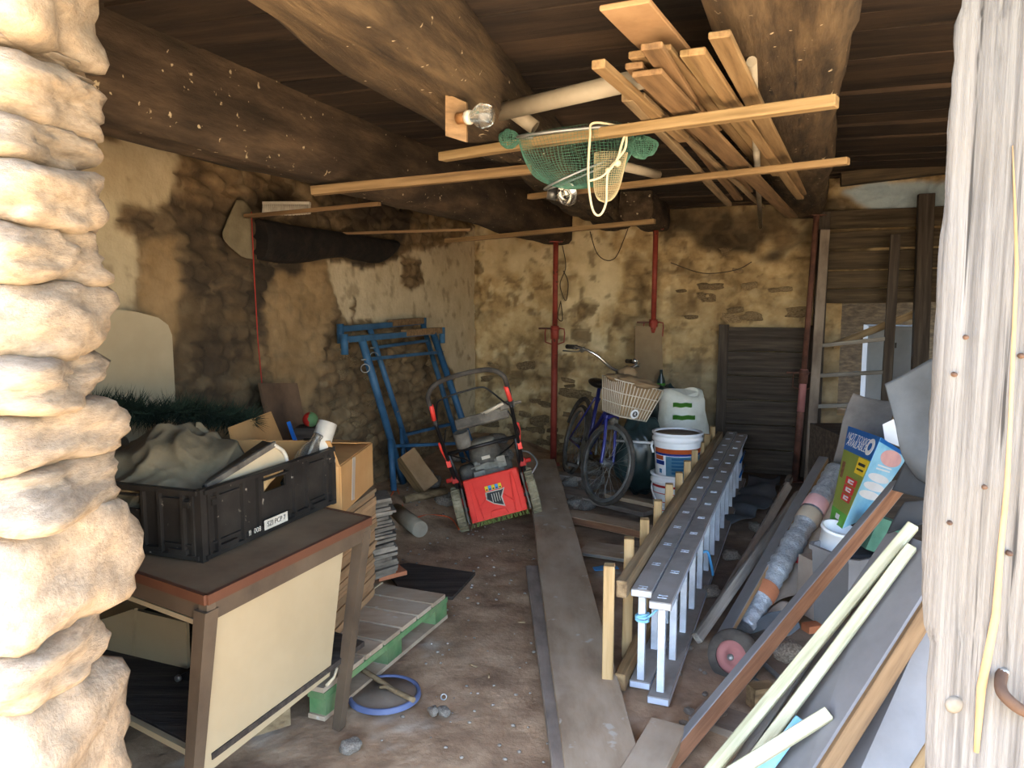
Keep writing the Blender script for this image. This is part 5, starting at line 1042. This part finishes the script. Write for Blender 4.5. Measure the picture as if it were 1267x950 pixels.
o = pY(818, 470, 6.8); m = MB(); m.lathe(V((o.x, o.y, .75)), Zv, [(.03, 0), (.036, .02), (.036, .12), (.014, .18), (.014, .22)], 16); m.lathe(V((o.x, o.y, .80)), Zv, [(.0375, 0), (.0375, .05)], 16, 1); m.build('green_bottle', ['bag', 'sackgreen'], None, 'dark bottle with a bright green label above the black sack', 'bottle')
# ---- dark plank door leaf leaning on the back wall
a = pP(884, 590, CORNER - U * .22, U); b_ = pP(1000, 584, CORNER - U * .22, U); a.z = b_.z = .01; lean_ = U * .12; H = 1.33; hd_ = (b_ - a).normalized()
e = empty('door_leaf', Matrix.Translation(a), 'dark boarded door leaf leaning on the back wall', 'door leaf'); n = 6
for i in range(n):
    z0, z1 = H * i / n, H * (i + 1) / n; p0, p1 = a + hd_ * .08 + Zv * (z0 + z1) / 2 + lean_ * (z0 + z1) / 2 / H, b_ + Zv * (z0 + z1) / 2 + lean_ * (z0 + z1) / 2 / H
    plank('plank', p0, p1, .022, H / n - .006, Zv, 'darkwood', e, warp=.004)
for x in (.04, (b_ - a).length - .03): plank('stile', a + hd_ * x - U * .02, a + hd_ * x + Zv * (H + .02) + lean_ - U * .02, .09, .03, -U, 'darkwood', e)
# ================================================================ LADDERS LYING ON EDGE
LD = (V((1.96, 6.6, 0)) - V((.53, 2.87, 0))); LL = LD.length; ld = LD.normalized(); ln = V((-ld.y, ld.x, 0))    # ln points to the left
def ladder(o, label, nr, mt_r, rung0, rails_mt='dustgrey', hgt=.41, rw=.088):
    """two flat rails one above the other, upright rungs between; lies on its edge"""
    e = empty('ladder', Matrix.Translation(o), label, 'ladder', 'aluminium ladders lying on edge'); a, b_ = o, o + ld * LL
    for z in (.020, hgt): plank('rail', a + Zv * z, b_ + Zv * z, rw, .032, Zv, (rails_mt, 'alu'), e, edge=True, warp=.001, bev=.004)
    for i in range(nr):
        c = o + ld * (rung0 + i * (LL - rung0 - .1) / (nr - 1)); m = MB(); m.box(c + Zv * (hgt + .02) / 2, (.028, .028, hgt - .02), Matrix.Rotation(math.atan2(ld.y, ld.x), 3, 'Z')); m.build('rung', 'alu', e, 'pale square rung', bevel=.002)
        m = MB(); q = c + Zv * (hgt + .0165); m.bar(q - ln * .018 + ld * .012, q + ln * .018 + ld * .012, .006, .003); m.bar(q - ln * .018 - ld * .012, q + ln * .018 - ld * .012, .006, .003); m.bar(q - ld * .012, q + ld * .012, .007, .003); m.build('rung_end', 'alu', e, 'bright crimped rung end')
    return e
oR = V((.575, 2.87, 0)); la = ladder(oR, 'right one of the two nested grey ladders, with blue cord on its rungs', 14, 'alu', .06)
oL = oR + ln * .093 + ld * .10; lb_ = ladder(oL, 'left one of the two nested grey ladders, against the yellow slat rack', 14, 'alu', .03)
m = MB(); c = oL + ld * .03 + Zv * .30
for k in range(4): m.tube(ringpts(c + Zv * (.008 * k - .012), V((random.uniform(-.2, .2), random.uniform(-.2, .2), 1)), .026, 14), .005, 6, closed=True)
m.tube(spline([c + ln * -.02, c - ln * .05 + Zv * .03, c - ln * .08 + ld * .1 + Zv * .05], 5), .005, 6); m.build('tied_cord', 'lblue', None, 'pale blue and white cord knotted round the nearest ladder rung', 'cord')
c = oR + ld * 1.28 + Zv * .2; m = MB(); m.tube(spline([c + ln * .02, c - ln * .03 + Zv * .03, c - ln * .05 - Zv * .04 + ld * .02, c - ln * .06 - Zv * .12 + ld * .06], 6), .008, 6); m.build('tied_cord', 'cyan', None, 'turquoise cord end hanging from the middle of the right ladder', 'cord')
for s_, z_ in ((3.72, .16), (3.72, .28)): m = MB(); m.tube([oR + ld * (s_ - .25) + Zv * z_ - ln * .03, oR + ld * (LL - .02) + Zv * z_ - ln * .03], .008, 6); m.build('blue_rod', 'blueprint', None, 'blue rod lying through the far end of the right ladder, the upper one' if z_ > .2 else 'blue rod lying through the far end of the right ladder, the lower one', 'rod')
# ---- wooden slat rack on its edge: the slats stick up past the top rail
oW = oR + ln * .206 + ld * .02; e = empty('slat_rack', Matrix.Translation(oW), 'yellow slatted wooden rack standing on edge left of the ladders', 'rack'); wl_ = 3.75
for z, w_, t_ in ((.44, .044, .07), (.05, .044, .07)): plank('rail', oW - ln * .044 + Zv * z + ld * .02, oW - ln * .044 + ld * wl_ + Zv * z, w_, t_, Zv, 'rail' if z > .1 else 'fresh', e)
for i in range(11):
    s_ = .0 + i * wl_ / 10.6; c = oW + ln * .0 + ld * s_; plank('slat', c + Zv * .004, c + Zv * (.545 + .006 * math.sin(i * 2)),   .05, .044, ln + V((0, -.2, 0)), 'yellow', e)
m = MB(); plank('short_board', pZ(780, 985, .05), pZ(828, 898, .05), .135, .036, Zv, 'dusty', None, 'short pale dusty board in front of the ladder ends', 'board')
# ================================================================ JUNK HEAP ON THE RIGHT
JB = 'boards and laths leaning in the right-hand heap'
def jb(p, q, Yp, Yq, w_, t_, up, mt, lb, name='board', edge=False, warp=.004):
    return plank(name, pY(*p, Yp), pY(*q, Yq), w_, t_, up, mt, None, lb, 'board', JB, warp, edge=edge)
def fz_(px, py): return 1.6 / -(ray(px, py).z) * ray(px, py).y    # distance at which a sight line meets the floor
# weathered rails beside the ladder
jb((862, 790), (988, 612), fz_(862, 792) * .955, 4.75, .05, .03, V((.6, -.5, .6)), 'grey', 'weathered grey board with a broken yellow end right of the ladders', 'board')
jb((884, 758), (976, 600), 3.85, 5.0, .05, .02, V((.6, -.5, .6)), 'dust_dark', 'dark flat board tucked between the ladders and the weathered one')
a, b_ = pY(898, 738, 4.05), pY(978, 592, 5.2); e = empty('toothed_rail', Matrix.Translation(a), 'dark toothed wooden rail lying right of the ladders', 'rail'); d = (b_ - a); nn = V((-.3, -.5, .8))
plank('rail', a, b_, .035, .03, nn, 'dust_dark', e)
for i in range(9): c = a + d * (i + .5) / 9; m = MB(); m.bar(c, c + d.normalized() * .07, .03, .075, nn); m.build('tooth', 'darkwood', e)
# board with the orange edge
jb((897, 784), (1026, 556), fz_(897, 796), 4.75, .10, .022, V((-.75, -.25, .45)), ('slabgrey', 'fresh2'), 'wide dusty board with an orange sawn edge beside the bubble-wrap roll', 'board', True)
a, b_ = pY(920, 776, 3.56), pY(1036, 580, 4.25); e = empty('bubble_wrap_roll', Matrix.Translation(a), 'long silvery bubble-wrap roll leaning in the heap', 'roll'); d = (b_ - a)
m = MB(); prof = []
for i in range(60):
    t = i / 59; prof.append((.056 + .004 * math.sin(i * 2.1) + .003 * math.sin(i * .7), d.length * t))
m.lathe(a, d, [(.0, .0), (.05, .0)] + prof + [(.05, d.length), (.0, d.length)], 24, caps=False); m.build('wrapping', 'bubble', e)
for t, mt, lb in ((.16, 'terracotta', 'reddish tape'), (.62, 'tape', 'pale tape'), (.70, 'pinkp', 'pink tape')):
    m = MB(); m.lathe(a + d * t, d, [(.0615, 0), (.0635, .01), (.0635, .07), (.0615, .08)], 24, caps=False); m.build('tape', mt, e, lb)
m = sheet([[pY(940, 770, 3.75), pY(962, 745, 3.78), pY(1000, 735, 3.85)], [pY(975, 690, 4.0), pY(1000, 670, 4.0), pY(1030, 668, 4.0)], [pY(1005, 622, 4.2), pY(1030, 612, 4.2), pY(1055, 610, 4.2)]], 16, 20, .012, 5, .006); m.build('cardboard_sheet', 'cardgrey', None, 'large dusty flattened cardboard sheet behind the bubble-wrap roll', 'cardboard')
m = sheet([[pY(922, 790, 3.65), pY(935, 768, 3.7)], [pY(938, 790, 3.66), pY(965, 745, 3.76)], [pY(950, 796, 3.66), pY(985, 748, 3.8)]], 12, 12, .015, 5, .006, 3); m.build('cardboard_sheet', 'cardgrey', None, 'small torn cardboard piece at the foot of the bubble-wrap roll', 'cardboard')
m = MB(); a = pY(990, 692, 3.9); m.box(a + V((0, -.03, 0)), (.075, .004, .035), Matrix.Rotation(.35, 3, 'Y')); m.build('red_label', 'redp', None, 'red label on the dusty cardboard sheet', 'label')
m = sheet([[pY(925, 800, 3.5), pY(940, 770, 3.55), pY(990, 742, 3.62)], [pY(935, 812, 3.48), pY(960, 785, 3.5), pY(985, 760, 3.6)], [pY(945, 822, 3.48), pY(965, 800, 3.5), pY(990, 775, 3.55)]], 20, 20, .03, 7, .003, 8); m.build('plastic_film', 'tarp', None, 'crumpled grey plastic film under the bubble-wrap roll', 'film')
# wheel with a red hub
c = pY(908, 812, 3.16); e = empty('trolley_wheel', Matrix.Translation(c), 'dusty black trolley wheel with a faded red hub on the floor', 'wheel'); d = V((-.62, -.72, .25)).normalized()
m = MB(); m.lathe(c - d * .03, d, [(.070, 0), (.105, .004), (.116, .02), (.116, .042), (.105, .058), (.070, .06)], 36, caps=False); m.build('tyre', 'rubber', e)
m = MB(); m.lathe(c - d * .025, d, [(.0, .0), (.072, .0), (.072, .045), (.05, .038), (.03, .042), (.022, .055), (.0, .057)], 28, caps=False); m.build('hub', 'steel_pink', e, 'faded red hub')
m = MB(); m.lathe(c + d * .03, d, [(.014, 0), (.014, .012), (.0, .014)], 12); m.build('axle_nut', 'zinc', e)
m = sheet([[pY(915, 795, 3.40), pY(945, 778, 3.42)], [pY(935, 800, 3.36), pY(955, 790, 3.38)]], 10, 10, .02, 8, .02, 9); m.build('black_hose', 'rubber', None, 'black rubber scrap above the trolley wheel', 'scrap')
for p, q, Yp, Yq, lb in (((946, 822), (1010, 880), 3.15, 3.0, 'grey metal tube crossing under the brown plank, the upper one'), ((930, 838), (985, 880), 3.12, 2.98, 'grey metal tube crossing under the brown plank, the lower one')):
    m = MB(); m.tube([pY(*p, Yp), pY(*q, Yq)], .011, 8); m.build('metal_tube', 'zinc', None, lb, 'tube')
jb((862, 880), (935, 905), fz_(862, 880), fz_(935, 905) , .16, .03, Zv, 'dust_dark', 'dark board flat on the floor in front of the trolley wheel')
a = pY(942, 862, 2.9); m = MB(); m.box(a, (.10, .06, .10), Matrix.Rotation(.3, 3, 'Z')); m.build('wooden_block', 'rail', None, 'small wooden block under the pale laths', 'block', bevel=.004)
a = pY(1005, 776, 3.1); m = MB(); m.box(a, (.07, .05, .03), Matrix.Rotation(.3, 3, 'Z')); m.build('brick_piece', 'terracotta', None, 'broken red brick between the brown plank and the pale laths', 'brick', bevel=.004)
p = pY(975, 805, 3.1); put(gs[1], 'floor_stone', TRS(p, .4, (.06, .05, .04)), label='grey lump of mortar seen between the brown plank and the laths', category='stone')
# ---- printed carton
tm, bl, bmid, br = pY(1090, 541, 3.60), pY(1027, 642, 3.74), pY(1042, 654, 3.56), pY(1072, 640, 3.70)
tl = pP(1050, 527, bl, (bmid - bl).cross(tm - bl).normalized()); tr = pP(1124, 563, bmid, (br - bmid).cross(tm - bmid).normalized())
e = empty('printed_carton', Matrix.Translation(bmid), 'tall blue and green printed carton standing in the heap', 'carton'); bk4, bk4b = tl + tr - tm, bl + br - bmid
m = MB(); m.hexa([bl, bmid, br, bk4b, tl, tm, tr, bk4]); m.build('box', 'cyan', e, bevel=.002)
def cf(a, b_, c_, d_, u0, v0, u1, v1, mt, name, lb, o=.0015, par=None):
    """print on the quad a,b (bottom) d,c (top)"""
    q = lambda u, v: (a.lerp(b_, u)).lerp(d_.lerp(c_, u), v); n = (b_ - a).cross(d_ - a).normalized(); n = n if n.dot(CAM - a) > 0 else -n
    m = MB(); m.poly([q(u0, v0) + n * o, q(u1, v0) + n * o, q(u1, v1) + n * o, q(u0, v1) + n * o], n, .001); return m.build(name, mt, par or e, lb)
FQ = (bl, bmid, tm, tl)
cf(*FQ, .0, .0, 1, .74, 'olive', 'green_face', 'olive green printed face'); cf(*FQ, 0, .74, 1, 1, 'blueprint', 'blue_header', 'blue printed header'); cf(*FQ, .0, .0, 1, .14, 'sackgreen', 'green_foot', 'bright green foot', .002)
cf(*FQ, .62, .56, .98, .73, 'yellowp', 'price_sticker', 'yellow price sticker', .0035); cf(*FQ, .68, .60, .92, .62, 'darkp', 'sticker_print', None, .005); cf(*FQ, .68, .65, .92, .68, 'darkp', 'sticker_print', None, .005)
for v in (.25, .335, .42): cf(*FQ, .38, v, .86, v + .075, 'redp', 'red_panel', 'red letter panel', .0035); cf(*FQ, .5, v + .015, .74, v + .03, 'white', 'letter_mark', None, .005); cf(*FQ, .5, v + .042, .74, v + .057, 'white', 'letter_mark', None, .005); cf(*FQ, .5, v + .015, .58, v + .057, 'white', 'letter_mark', None, .005)
cf(*FQ, .36, .05, .6, .10, 'white', 'foot_mark', None, .0035); cf(*FQ, .08, .45, .2, .62, 'rust', 'side_print', None, .0035)
q = lambda u, v: (bl.lerp(bmid, u)).lerp(tl.lerp(tm, u), v); n = (bmid - bl).cross(tl - bl).normalized(); n = n if n.dot(CAM - bl) > 0 else -n
fr_ = (q(.9, .9) - q(.1, .9)); upv = (q(.5, 1) - q(.5, .8)); s_ = fr_.length
text('NOT TOXIC', s_ * .16, face_m(q(.42, .90) + n * .004, fr_, upv), 'white', e); text('AVAILABLE', s_ * .16, face_m(q(.42, .83) + n * .004, fr_, upv), 'white', e)
m = MB(); m.lathe(q(.84, .87) + n * .002, n, [(s_ * .13, 0), (s_ * .13, .002)], 20); lg = m.build('round_logo', 'white', e, 'white round logo'); m = MB(); m.lathe(q(.84, .87) + n * .0045, n, [(s_ * .06, 0), (s_ * .06, .001)], 16); m.build('logo_centre', 'blueprint', lg)
SQ = (bmid, br, tr, tm); cf(*SQ, 0, 0, 1, 1, 'lblue', 'pale_face', 'pale blue printed face'); cf(*SQ, 0, .955, 1, 1, 'blueprint', 'blue_edge', 'blue top edge', .002)
q2 = lambda u, v: (bmid.lerp(br, u)).lerp(tm.lerp(tr, u), v); n2 = (br - bmid).cross(tm - bmid).normalized(); n2 = n2 if n2.dot(CAM - bmid) > 0 else -n2; ux = (q2(1, .8) - q2(0, .8)); vy = (q2(.5, 1) - q2(.5, 0))
def oval(u, v, ru, rv, mt, name, lb): 
    m = MB(); m.poly([q2(u, v) + n2 * .003 + ux * ru * math.cos(t) + vy * rv * math.sin(t) for t in [2 * math.pi * i / 24 for i in range(24)]], n2, .001); return m.build(name, mt, e, lb)
oval(.56, .85, .36, .10, 'pinkp', 'pink_roundel', 'pink roundel'); 
for v in (.36, .47, .58): oval(.5, v, .36, .05, 'white', 'white_oval', 'white oval')
for v in (.68, .72): cf(*SQ, .25, v, .75, v + .018, 'white', 'white_line', None, .003)
# ---- things behind and round the carton
m = MB(); m.hexa([pY(1092, 525, 3.95), pY(1128, 508, 3.9), pY(1130, 560, 3.9), pY(1095, 545, 3.95), pY(1092, 525, 4.25), pY(1128, 508, 4.2), pY(1130, 560, 4.2), pY(1095, 545, 4.25)]); m.build('white_box', 'white', None, 'white box corner between the carton and the dark tarpaulin', 'box', bevel=.003)
m = sheet([[pY(1030, 600, 4.35), pY(1040, 530, 4.3), pY(1058, 488, 4.35)], [pY(1055, 560, 4.2), pY(1068, 520, 4.2), pY(1085, 494, 4.3)], [pY(1098, 540, 4.1), pY(1102, 515, 4.1), pY(1112, 500, 4.2)]], 22, 22, .035, 4, .006, 4); m.build('grey_cloth', 'tarpcloth', None, 'crumpled grey cloth draped behind the printed carton', 'cloth')
m = MB(); a = pY(1070, 560, 4.55); m.box((a.x + .15, a.y + .1, .40), (.7, .5, .80)); m.build('storage_chest', 'darkwood', None, 'dark wooden chest at the back of the heap under the grey cloth', 'chest', bevel=.006)
m = sheet([[pY(1094, 474, 3.02), pY(1130, 455, 2.95), pY(1190, 425, 2.8)], [pY(1106, 520, 2.95), pY(1135, 515, 2.9), pY(1190, 500, 2.75)], [pY(1118, 560, 2.92), pY(1140, 570, 2.85), pY(1190, 580, 2.72)], [pY(1136, 588, 2.9), pY(1150, 596, 2.85), pY(1195, 610, 2.7)]], 22, 24, .02, 3, .008, 5); m.build('tarpaulin', 'tarp', None, 'stiff grey-blue tarpaulin hanging over the heap beside the door post', 'tarpaulin')
m = sheet([[pY(1128, 552, 2.98), pY(1160, 560, 2.9), pY(1190, 570, 2.8)], [pY(1115, 585, 2.98), pY(1150, 590, 2.88), pY(1190, 595, 2.78)], [pY(1105, 608, 2.98), pY(1145, 618, 2.85), pY(1190, 622, 2.75)]], 16, 16, .012, 3, .010, 6); m.build('rubber_mat', 'tarpblack', None, 'black rubber mat below the tarpaulin, its upper layer', 'mat')
m = sheet([[pY(1122, 622, 2.72), pY(1150, 618, 2.66), pY(1190, 612, 2.6)], [pY(1110, 640, 2.72), pY(1150, 640, 2.64), pY(1190, 640, 2.58)], [pY(1100, 660, 2.72), pY(1140, 650, 2.64), pY(1190, 645, 2.56)]], 14, 14, .010, 3, .008, 7); m.build('rubber_mat', 'tarpblack', None, 'black pointed rubber flap lying on the pale laths', 'mat')
def tub(o, sx_, sy_, h, mt, lb, rz=0):
    e = empty('plastic_tub', Matrix.Translation(o), lb, 'tub'); m = MB(); rt = Matrix.Rotation(rz, 3, 'Z')
    def rg(k, z): return [V(o) + rt @ V((x * sx_ * k, y * sy_ * k, z)) for x, y in ((-.5, -.4), (-.4, -.5), (.4, -.5), (.5, -.4), (.5, .4), (.4, .5), (-.4, .5), (-.5, .4))]
    m.loft([rg(.86, 0), rg(1, h), rg(.96, h), rg(.83, .01)], smooth=False); m.build('body', mt, e)
    m = MB(); m.loft([rg(1.0, h - .02), rg(1.06, h - .02), rg(1.06, h), rg(1.0, h)], smooth=False, cap=False); m.build('rim', mt, e); return e
a = pY(1058, 715, 3.40); tub(V((a.x + .05, a.y + .1, .02)), .34, .28, .42, 'slabgrey', 'grey-blue plastic tub between the brown plank and the laths', .4)
a = pY(1026, 675, 3.62); m = MB(); m.lathe(V((a.x, a.y, .32)), V((.1, -.25, 1)), [(.055, 0), (.068, .10), (.070, .18), (.078, .185), (.078, .20), (.066, .20), (.06, .12)], 28, caps=False); m.build('white_pail', 'white', None, 'white plastic pail wedged between the cardboard and the brown plank', 'pail')
m = MB(); m.box((a.x + .08, a.y + .10, .155), (.26, .24, .30), Matrix.Rotation(.3, 3, 'Z')); m.build('dark_box', 'cardgrey', None, 'dusty cardboard box low in the heap carrying the white pail', 'box', bevel=.004)
a = pY(1092, 662, 3.45); m = MB(); m.box((a.x, a.y, a.z), (.15, .10, .16), Matrix.Rotation(.35, 3, 'Y')); m.build('green_packet', 'net', None, 'faded green packet behind the brown plank', 'packet', bevel=.004)
m = MB(); m.box((a.x, a.y + .12, (a.z - .08) / 2), (.3, .3, a.z - .09)); m.build('dark_box', 'tarpblack', None, 'black box under the faded green packet', 'box', bevel=.004)
# ---- long boards crossing in front
jb((790, 988), (1112, 600), 2.43, 3.35, .055, .055, V((-.75, .0, .65)), ('slabgrey', 'rust'), 'long brown-edged plank crossing the heap towards the lower left', 'board', True)
jb((862, 975), (1130, 650), 2.27, 2.63, .040, .026, V((-.3, -.6, .7)), 'pale', 'pale greenish lath crossing the heap, the left one of the pair', 'lath')
jb((895, 990), (1128, 676), 2.20, 2.54, .036, .026, V((-.3, -.6, .7)), 'pale', 'pale greenish lath crossing the heap, the right one of the pair', 'lath')
jb((882, 990), (1008, 802), 2.30, 2.52, .030, .022, V((-.3, -.6, .7)), 'grey', 'thin whitish lath under the pale pair', 'lath')
jb((892, 965), (1026, 882), 2.16, 2.21, .040, .026, V((-.3, -.6, .7)), 'pale', 'short yellowish lath lying across the foot of the grey panel', 'lath')
jb((938, 962), (992, 890), 2.19, 2.27, .040, .012, V((-.3, -.7, .6)), 'lblue', 'pale blue strip under the short lath', 'strip')
# grey panels with timber edge
e0, e1p = pY(992, 970, 2.08), pY(1175, 682, 2.42); f0, f1 = pY(880, 990, 2.42), pY(1100, 655, 2.80)
e = empty('framed_panel', Matrix.Translation(e0), 'large dusty grey panel edged with raw orange timber, leaning bottom right', 'panel'); n = (e1p - e0).cross(f0 - e0).normalized(); n = n if n.z > 0 else -n
m = MB(); m.poly([e0, e1p, f1, f0], n, .012); m.build('sheet', 'slabgrey', e, bevel=.001)
plank('timber_edge', e0 - n * .035, e1p - n * .035, .045, .052, n, 'fresh2', e, edge=False); plank('timber_edge', f0 - n * .035, f1 - n * .035, .045, .052, n, 'fresh2', e)
m = MB(); c0, c1 = e0.lerp(f0, .55), e1p.lerp(f1, .55); plank('seam_strip', c0.lerp(c1, .12) + n * .002, c0.lerp(c1, .9) + n * .002, .004, .003, n, 'darkp', e, warp=0)
g = [pY(1000, 975, 2.20), pY(1200, 650, 2.55), pY(1215, 1000, 2.05), pY(1020, 1050, 1.98)]; nn = (g[1] - g[0]).cross(g[2] - g[0]).normalized(); nn = nn if nn.dot(CAM - g[0]) > 0 else -nn
m = MB(); m.poly([p - nn * .06 for p in g], nn, .02); m.build('grey_board', 'slabgrey', None, 'plain dusty grey panel standing under the timber-edged one beside the door post', 'panel', bevel=.001)
jb((1128, 960), (1158, 912), 1.98, 2.06, .03, .02, V((-.3, -.7, .6)), 'fresh', 'tip of a raw lath at the foot of the plain grey panel', 'lath')
# debris on the floor
m = sheet([[pZ(895, 650, .02), pZ(905, 620, .03), pZ(925, 592, .05)], [pZ(925, 640, .04), pZ(930, 612, .07), pZ(950, 592, .06)], [pZ(955, 625, .03), pZ(960, 605, .06), pZ(968, 590, .05)]], 24, 24, .05, 5, .004, 11); m.build('plastic_film', 'tarp', None, 'crumpled dark plastic film on the floor before the door leaf', 'film')
rnd = random.Random(9)
for i in range(12):
    px, py = rnd.uniform(835, 915), rnd.uniform(790, 905); p = pZ(px, py, .0); r = rnd.uniform(.006, .018); put(rnd.choice(gs), 'rubble_stone', TRS(V((p.x, p.y, r * .4)), rnd.uniform(0, 6), (r * 1.3, r, r * .7)), label='small grey stone on the floor between the ladders and the brown-edged plank', category='stone', group='small stones at the ladder foot')
for px, py in ((935, 655), (905, 690), (880, 735)):
    p = pZ(px, py, 0); r = .04; put(gs[2], 'rubble_stone', TRS(V((p.x, p.y, r * .5)), px, (r * 1.3, r, r * .8)), label={935: 'grey stone deepest on the floor beside the ladders, near the plastic film', 905: 'grey stone halfway along the right ladder', 880: 'grey stone on the floor nearest the end of the weathered board'}[px], category='stone')
# ================================================================ FAR RIGHT: OLD WOODEN LADDER
Q6 = CORNER - U * .40
def lq(px, py, o=0): return pP(px, py, Q6 + U * o, U)
foot = lq(1003, 575); foot.z = 0; e = empty('wooden_ladder', Matrix.Translation(V((foot.x, foot.y, 0))), 'old grey wooden ladder leaning at the opening behind the heap', 'ladder')
r0, r1 = (lq(1000, 600), lq(1021, 284)), (lq(1090, 600), lq(1108, 290)); 
for k, (a, b_) in enumerate((r0, r1)):
    a = a.copy(); d = (b_ - a); t = (a.z - .0) / d.z; a = a - d * t; plank('rail', a, b_, .075, .05, -U, 'dust_dark' if k == 0 else 'darkwood', e)
    if k == 0: A0 = a
for py0, py1 in ((428, 418), (465, 460), (503, 498), (545, 540), (585, 580)):
    plank('rung', lq(1008 + (500 - py0) * .06, py0, .0), lq(1100 + (500 - py1) * .06, py1, .0), .04, .032, Zv, 'grey', e)
plank('old_post', V((lq(1017, 300, .25).x, lq(1017, 300, .25).y, 0)), lq(1020, 262, .25), .10, .08, -U, 'darkwood', None, 'dark upright timber post in the back right corner behind the old ladder', 'post')
plank('cross_brace', lq(1030, 428, .30), lq(1142, 384, .30), .06, .03, -U, 'rail', None, 'slanting brown brace across the opening behind the old ladder', 'brace')
a = lq(1150, 300, .1); plank('old_post', V((a.x, a.y, 0)), lq(1146, 240, .1), .12, .09, -U, 'darkwood', None, 'dark upright timber post next to the door post behind the tarpaulin', 'post')
a, b_ = pP(1040, 222, CORNER - U * .25, U), pP(1182, 208, CORNER - U * .25, U); plank('wall_beam', a, b_ + V((0, 0, .02)), .12, .11, Zv, 'boarding', None, 'brown timber beam above the pale strip of wall at top right', 'beam')
# white cabinet in the yard, seen through the opening
c = CORNER + W * 4.05 + U * .75; e = empty('white_cabinet', frame(V((c.x, c.y, -.02)), W), 'pale metal cabinet seen through the opening behind the old ladder', 'cabinet'); km2 = MAT[e.name]; KR = km2.to_3x3()
m = MB(); m.box(km2 @ V((0, 0, .68)), (.48, .4, 1.36), KR); m.build('body', 'outwall', e, bevel=.008)
m = MB(); m.box(km2 @ V((0, -.208, .69)), (.45, .012, 1.28), KR); dr = m.build('door', 'outwall', e, bevel=.004)
m = MB(); m.box(km2 @ V((.0, -.216, 1.18)), (.015, .006, .05), KR); m.build('keyhole', 'darkp', dr)
# ================================================================ DOOR POST ON THE RIGHT, IN THE SUN
Yp = 1.08; prof = [(-60, 1202), (0, 1196), (30, 1184), (60, 1187), (110, 1181), (160, 1177), (200, 1175), (260, 1173), (300, 1166), (350, 1164), (420, 1160), (500, 1156), (580, 1152), (650, 1146), (720, 1145), (770, 1147), (795, 1156), (830, 1152), (900, 1150), (950, 1149), (1100, 1148), (1560, 1140)]
m = MB(); rings = []; k = 0
ys = [i * 22 - 60 for i in range(74)]
for y in ys:
    x = np.interp(y, [a for a, _ in prof], [b for _, b in prof]) + 2.2 * noise.noise(V((y * .03, 0, 0))) + 1.2 * noise.noise(V((y * .11, 3, 0)))
    a = pY(x, y, Yp); b_ = pY(1420, y, Yp); r = []
    for i in range(61):
        t = i / 60; p = a.lerp(V((b_.x, Yp, a.z)), t); gr = noise.noise(V((t * 22, a.z * .7, 1))) * .006 + noise.noise(V((t * 60, a.z * 1.2, 2))) * .003
        p.y += gr + .010 * (1 - sstep(0, .06, t)) ; r.append(V((p.x, p.y, p.z)))
    for t, yy in ((1, .17), (.5, .18), (.0, .17)): r.append(V((a.x + (b_.x - a.x) * t + (a.x * yy / Yp + .02) * (1 - t), Yp + yy, a.z)))
    rings.append(r)
m.loft(rings); dp = empty('door_post', Matrix.Translation(V((.7, Yp, 0))), 'thick sun-bleached cracked timber door post at the right edge', 'post')
m.build('timber', 'postwood', dp)
m = MB(); m.tube([pY(x, y, Yp - .001) for x, y in ((1253, 180), (1256, 260), (1258, 330), (1254, 420), (1250, 520), (1246, 600), (1238, 680), (1232, 760), (1214, 850), (1208, 930))], .0030, 6, rs=[.001, .002, .0028, .003, .003, .004, .0045, .006, .007, .004]); m.build('split', 'fibre', dp, 'raw pale splinter along a crack')
def nail(px, py, r, mt='nail', nm='nail'):
    c = pY(px, py, Yp - .001); m = MB(); m.lathe(c, V((0, -1, 0)), [(r, -.004), (r, .003), (r * .7, .006), (.0, .0065)], 14, caps=False); m.build(nm, mt, dp)
nail(1180, 871, .013, 'engine', 'bolt_head'); nail(1180, 463, .0035); nail(1194, 417, .0035); nail(1217, 602, .0035); nail(1174, 646, .0035); nail(1248, 684, .004); nail(1263, 440, .004)
m = MB(); m.tube(spline([pY(1240, 832, Yp), pY(1238, 850, Yp - .02), pY(1246, 864, Yp - .03), pY(1268, 880, Yp - .03), pY(1300, 884, Yp - .01)], 6), .0085, 10); m.build('hinge_pin', 'nail', dp, 'rusty iron hook'); nail(1241, 832, .008, 'zinc', 'screw_head')
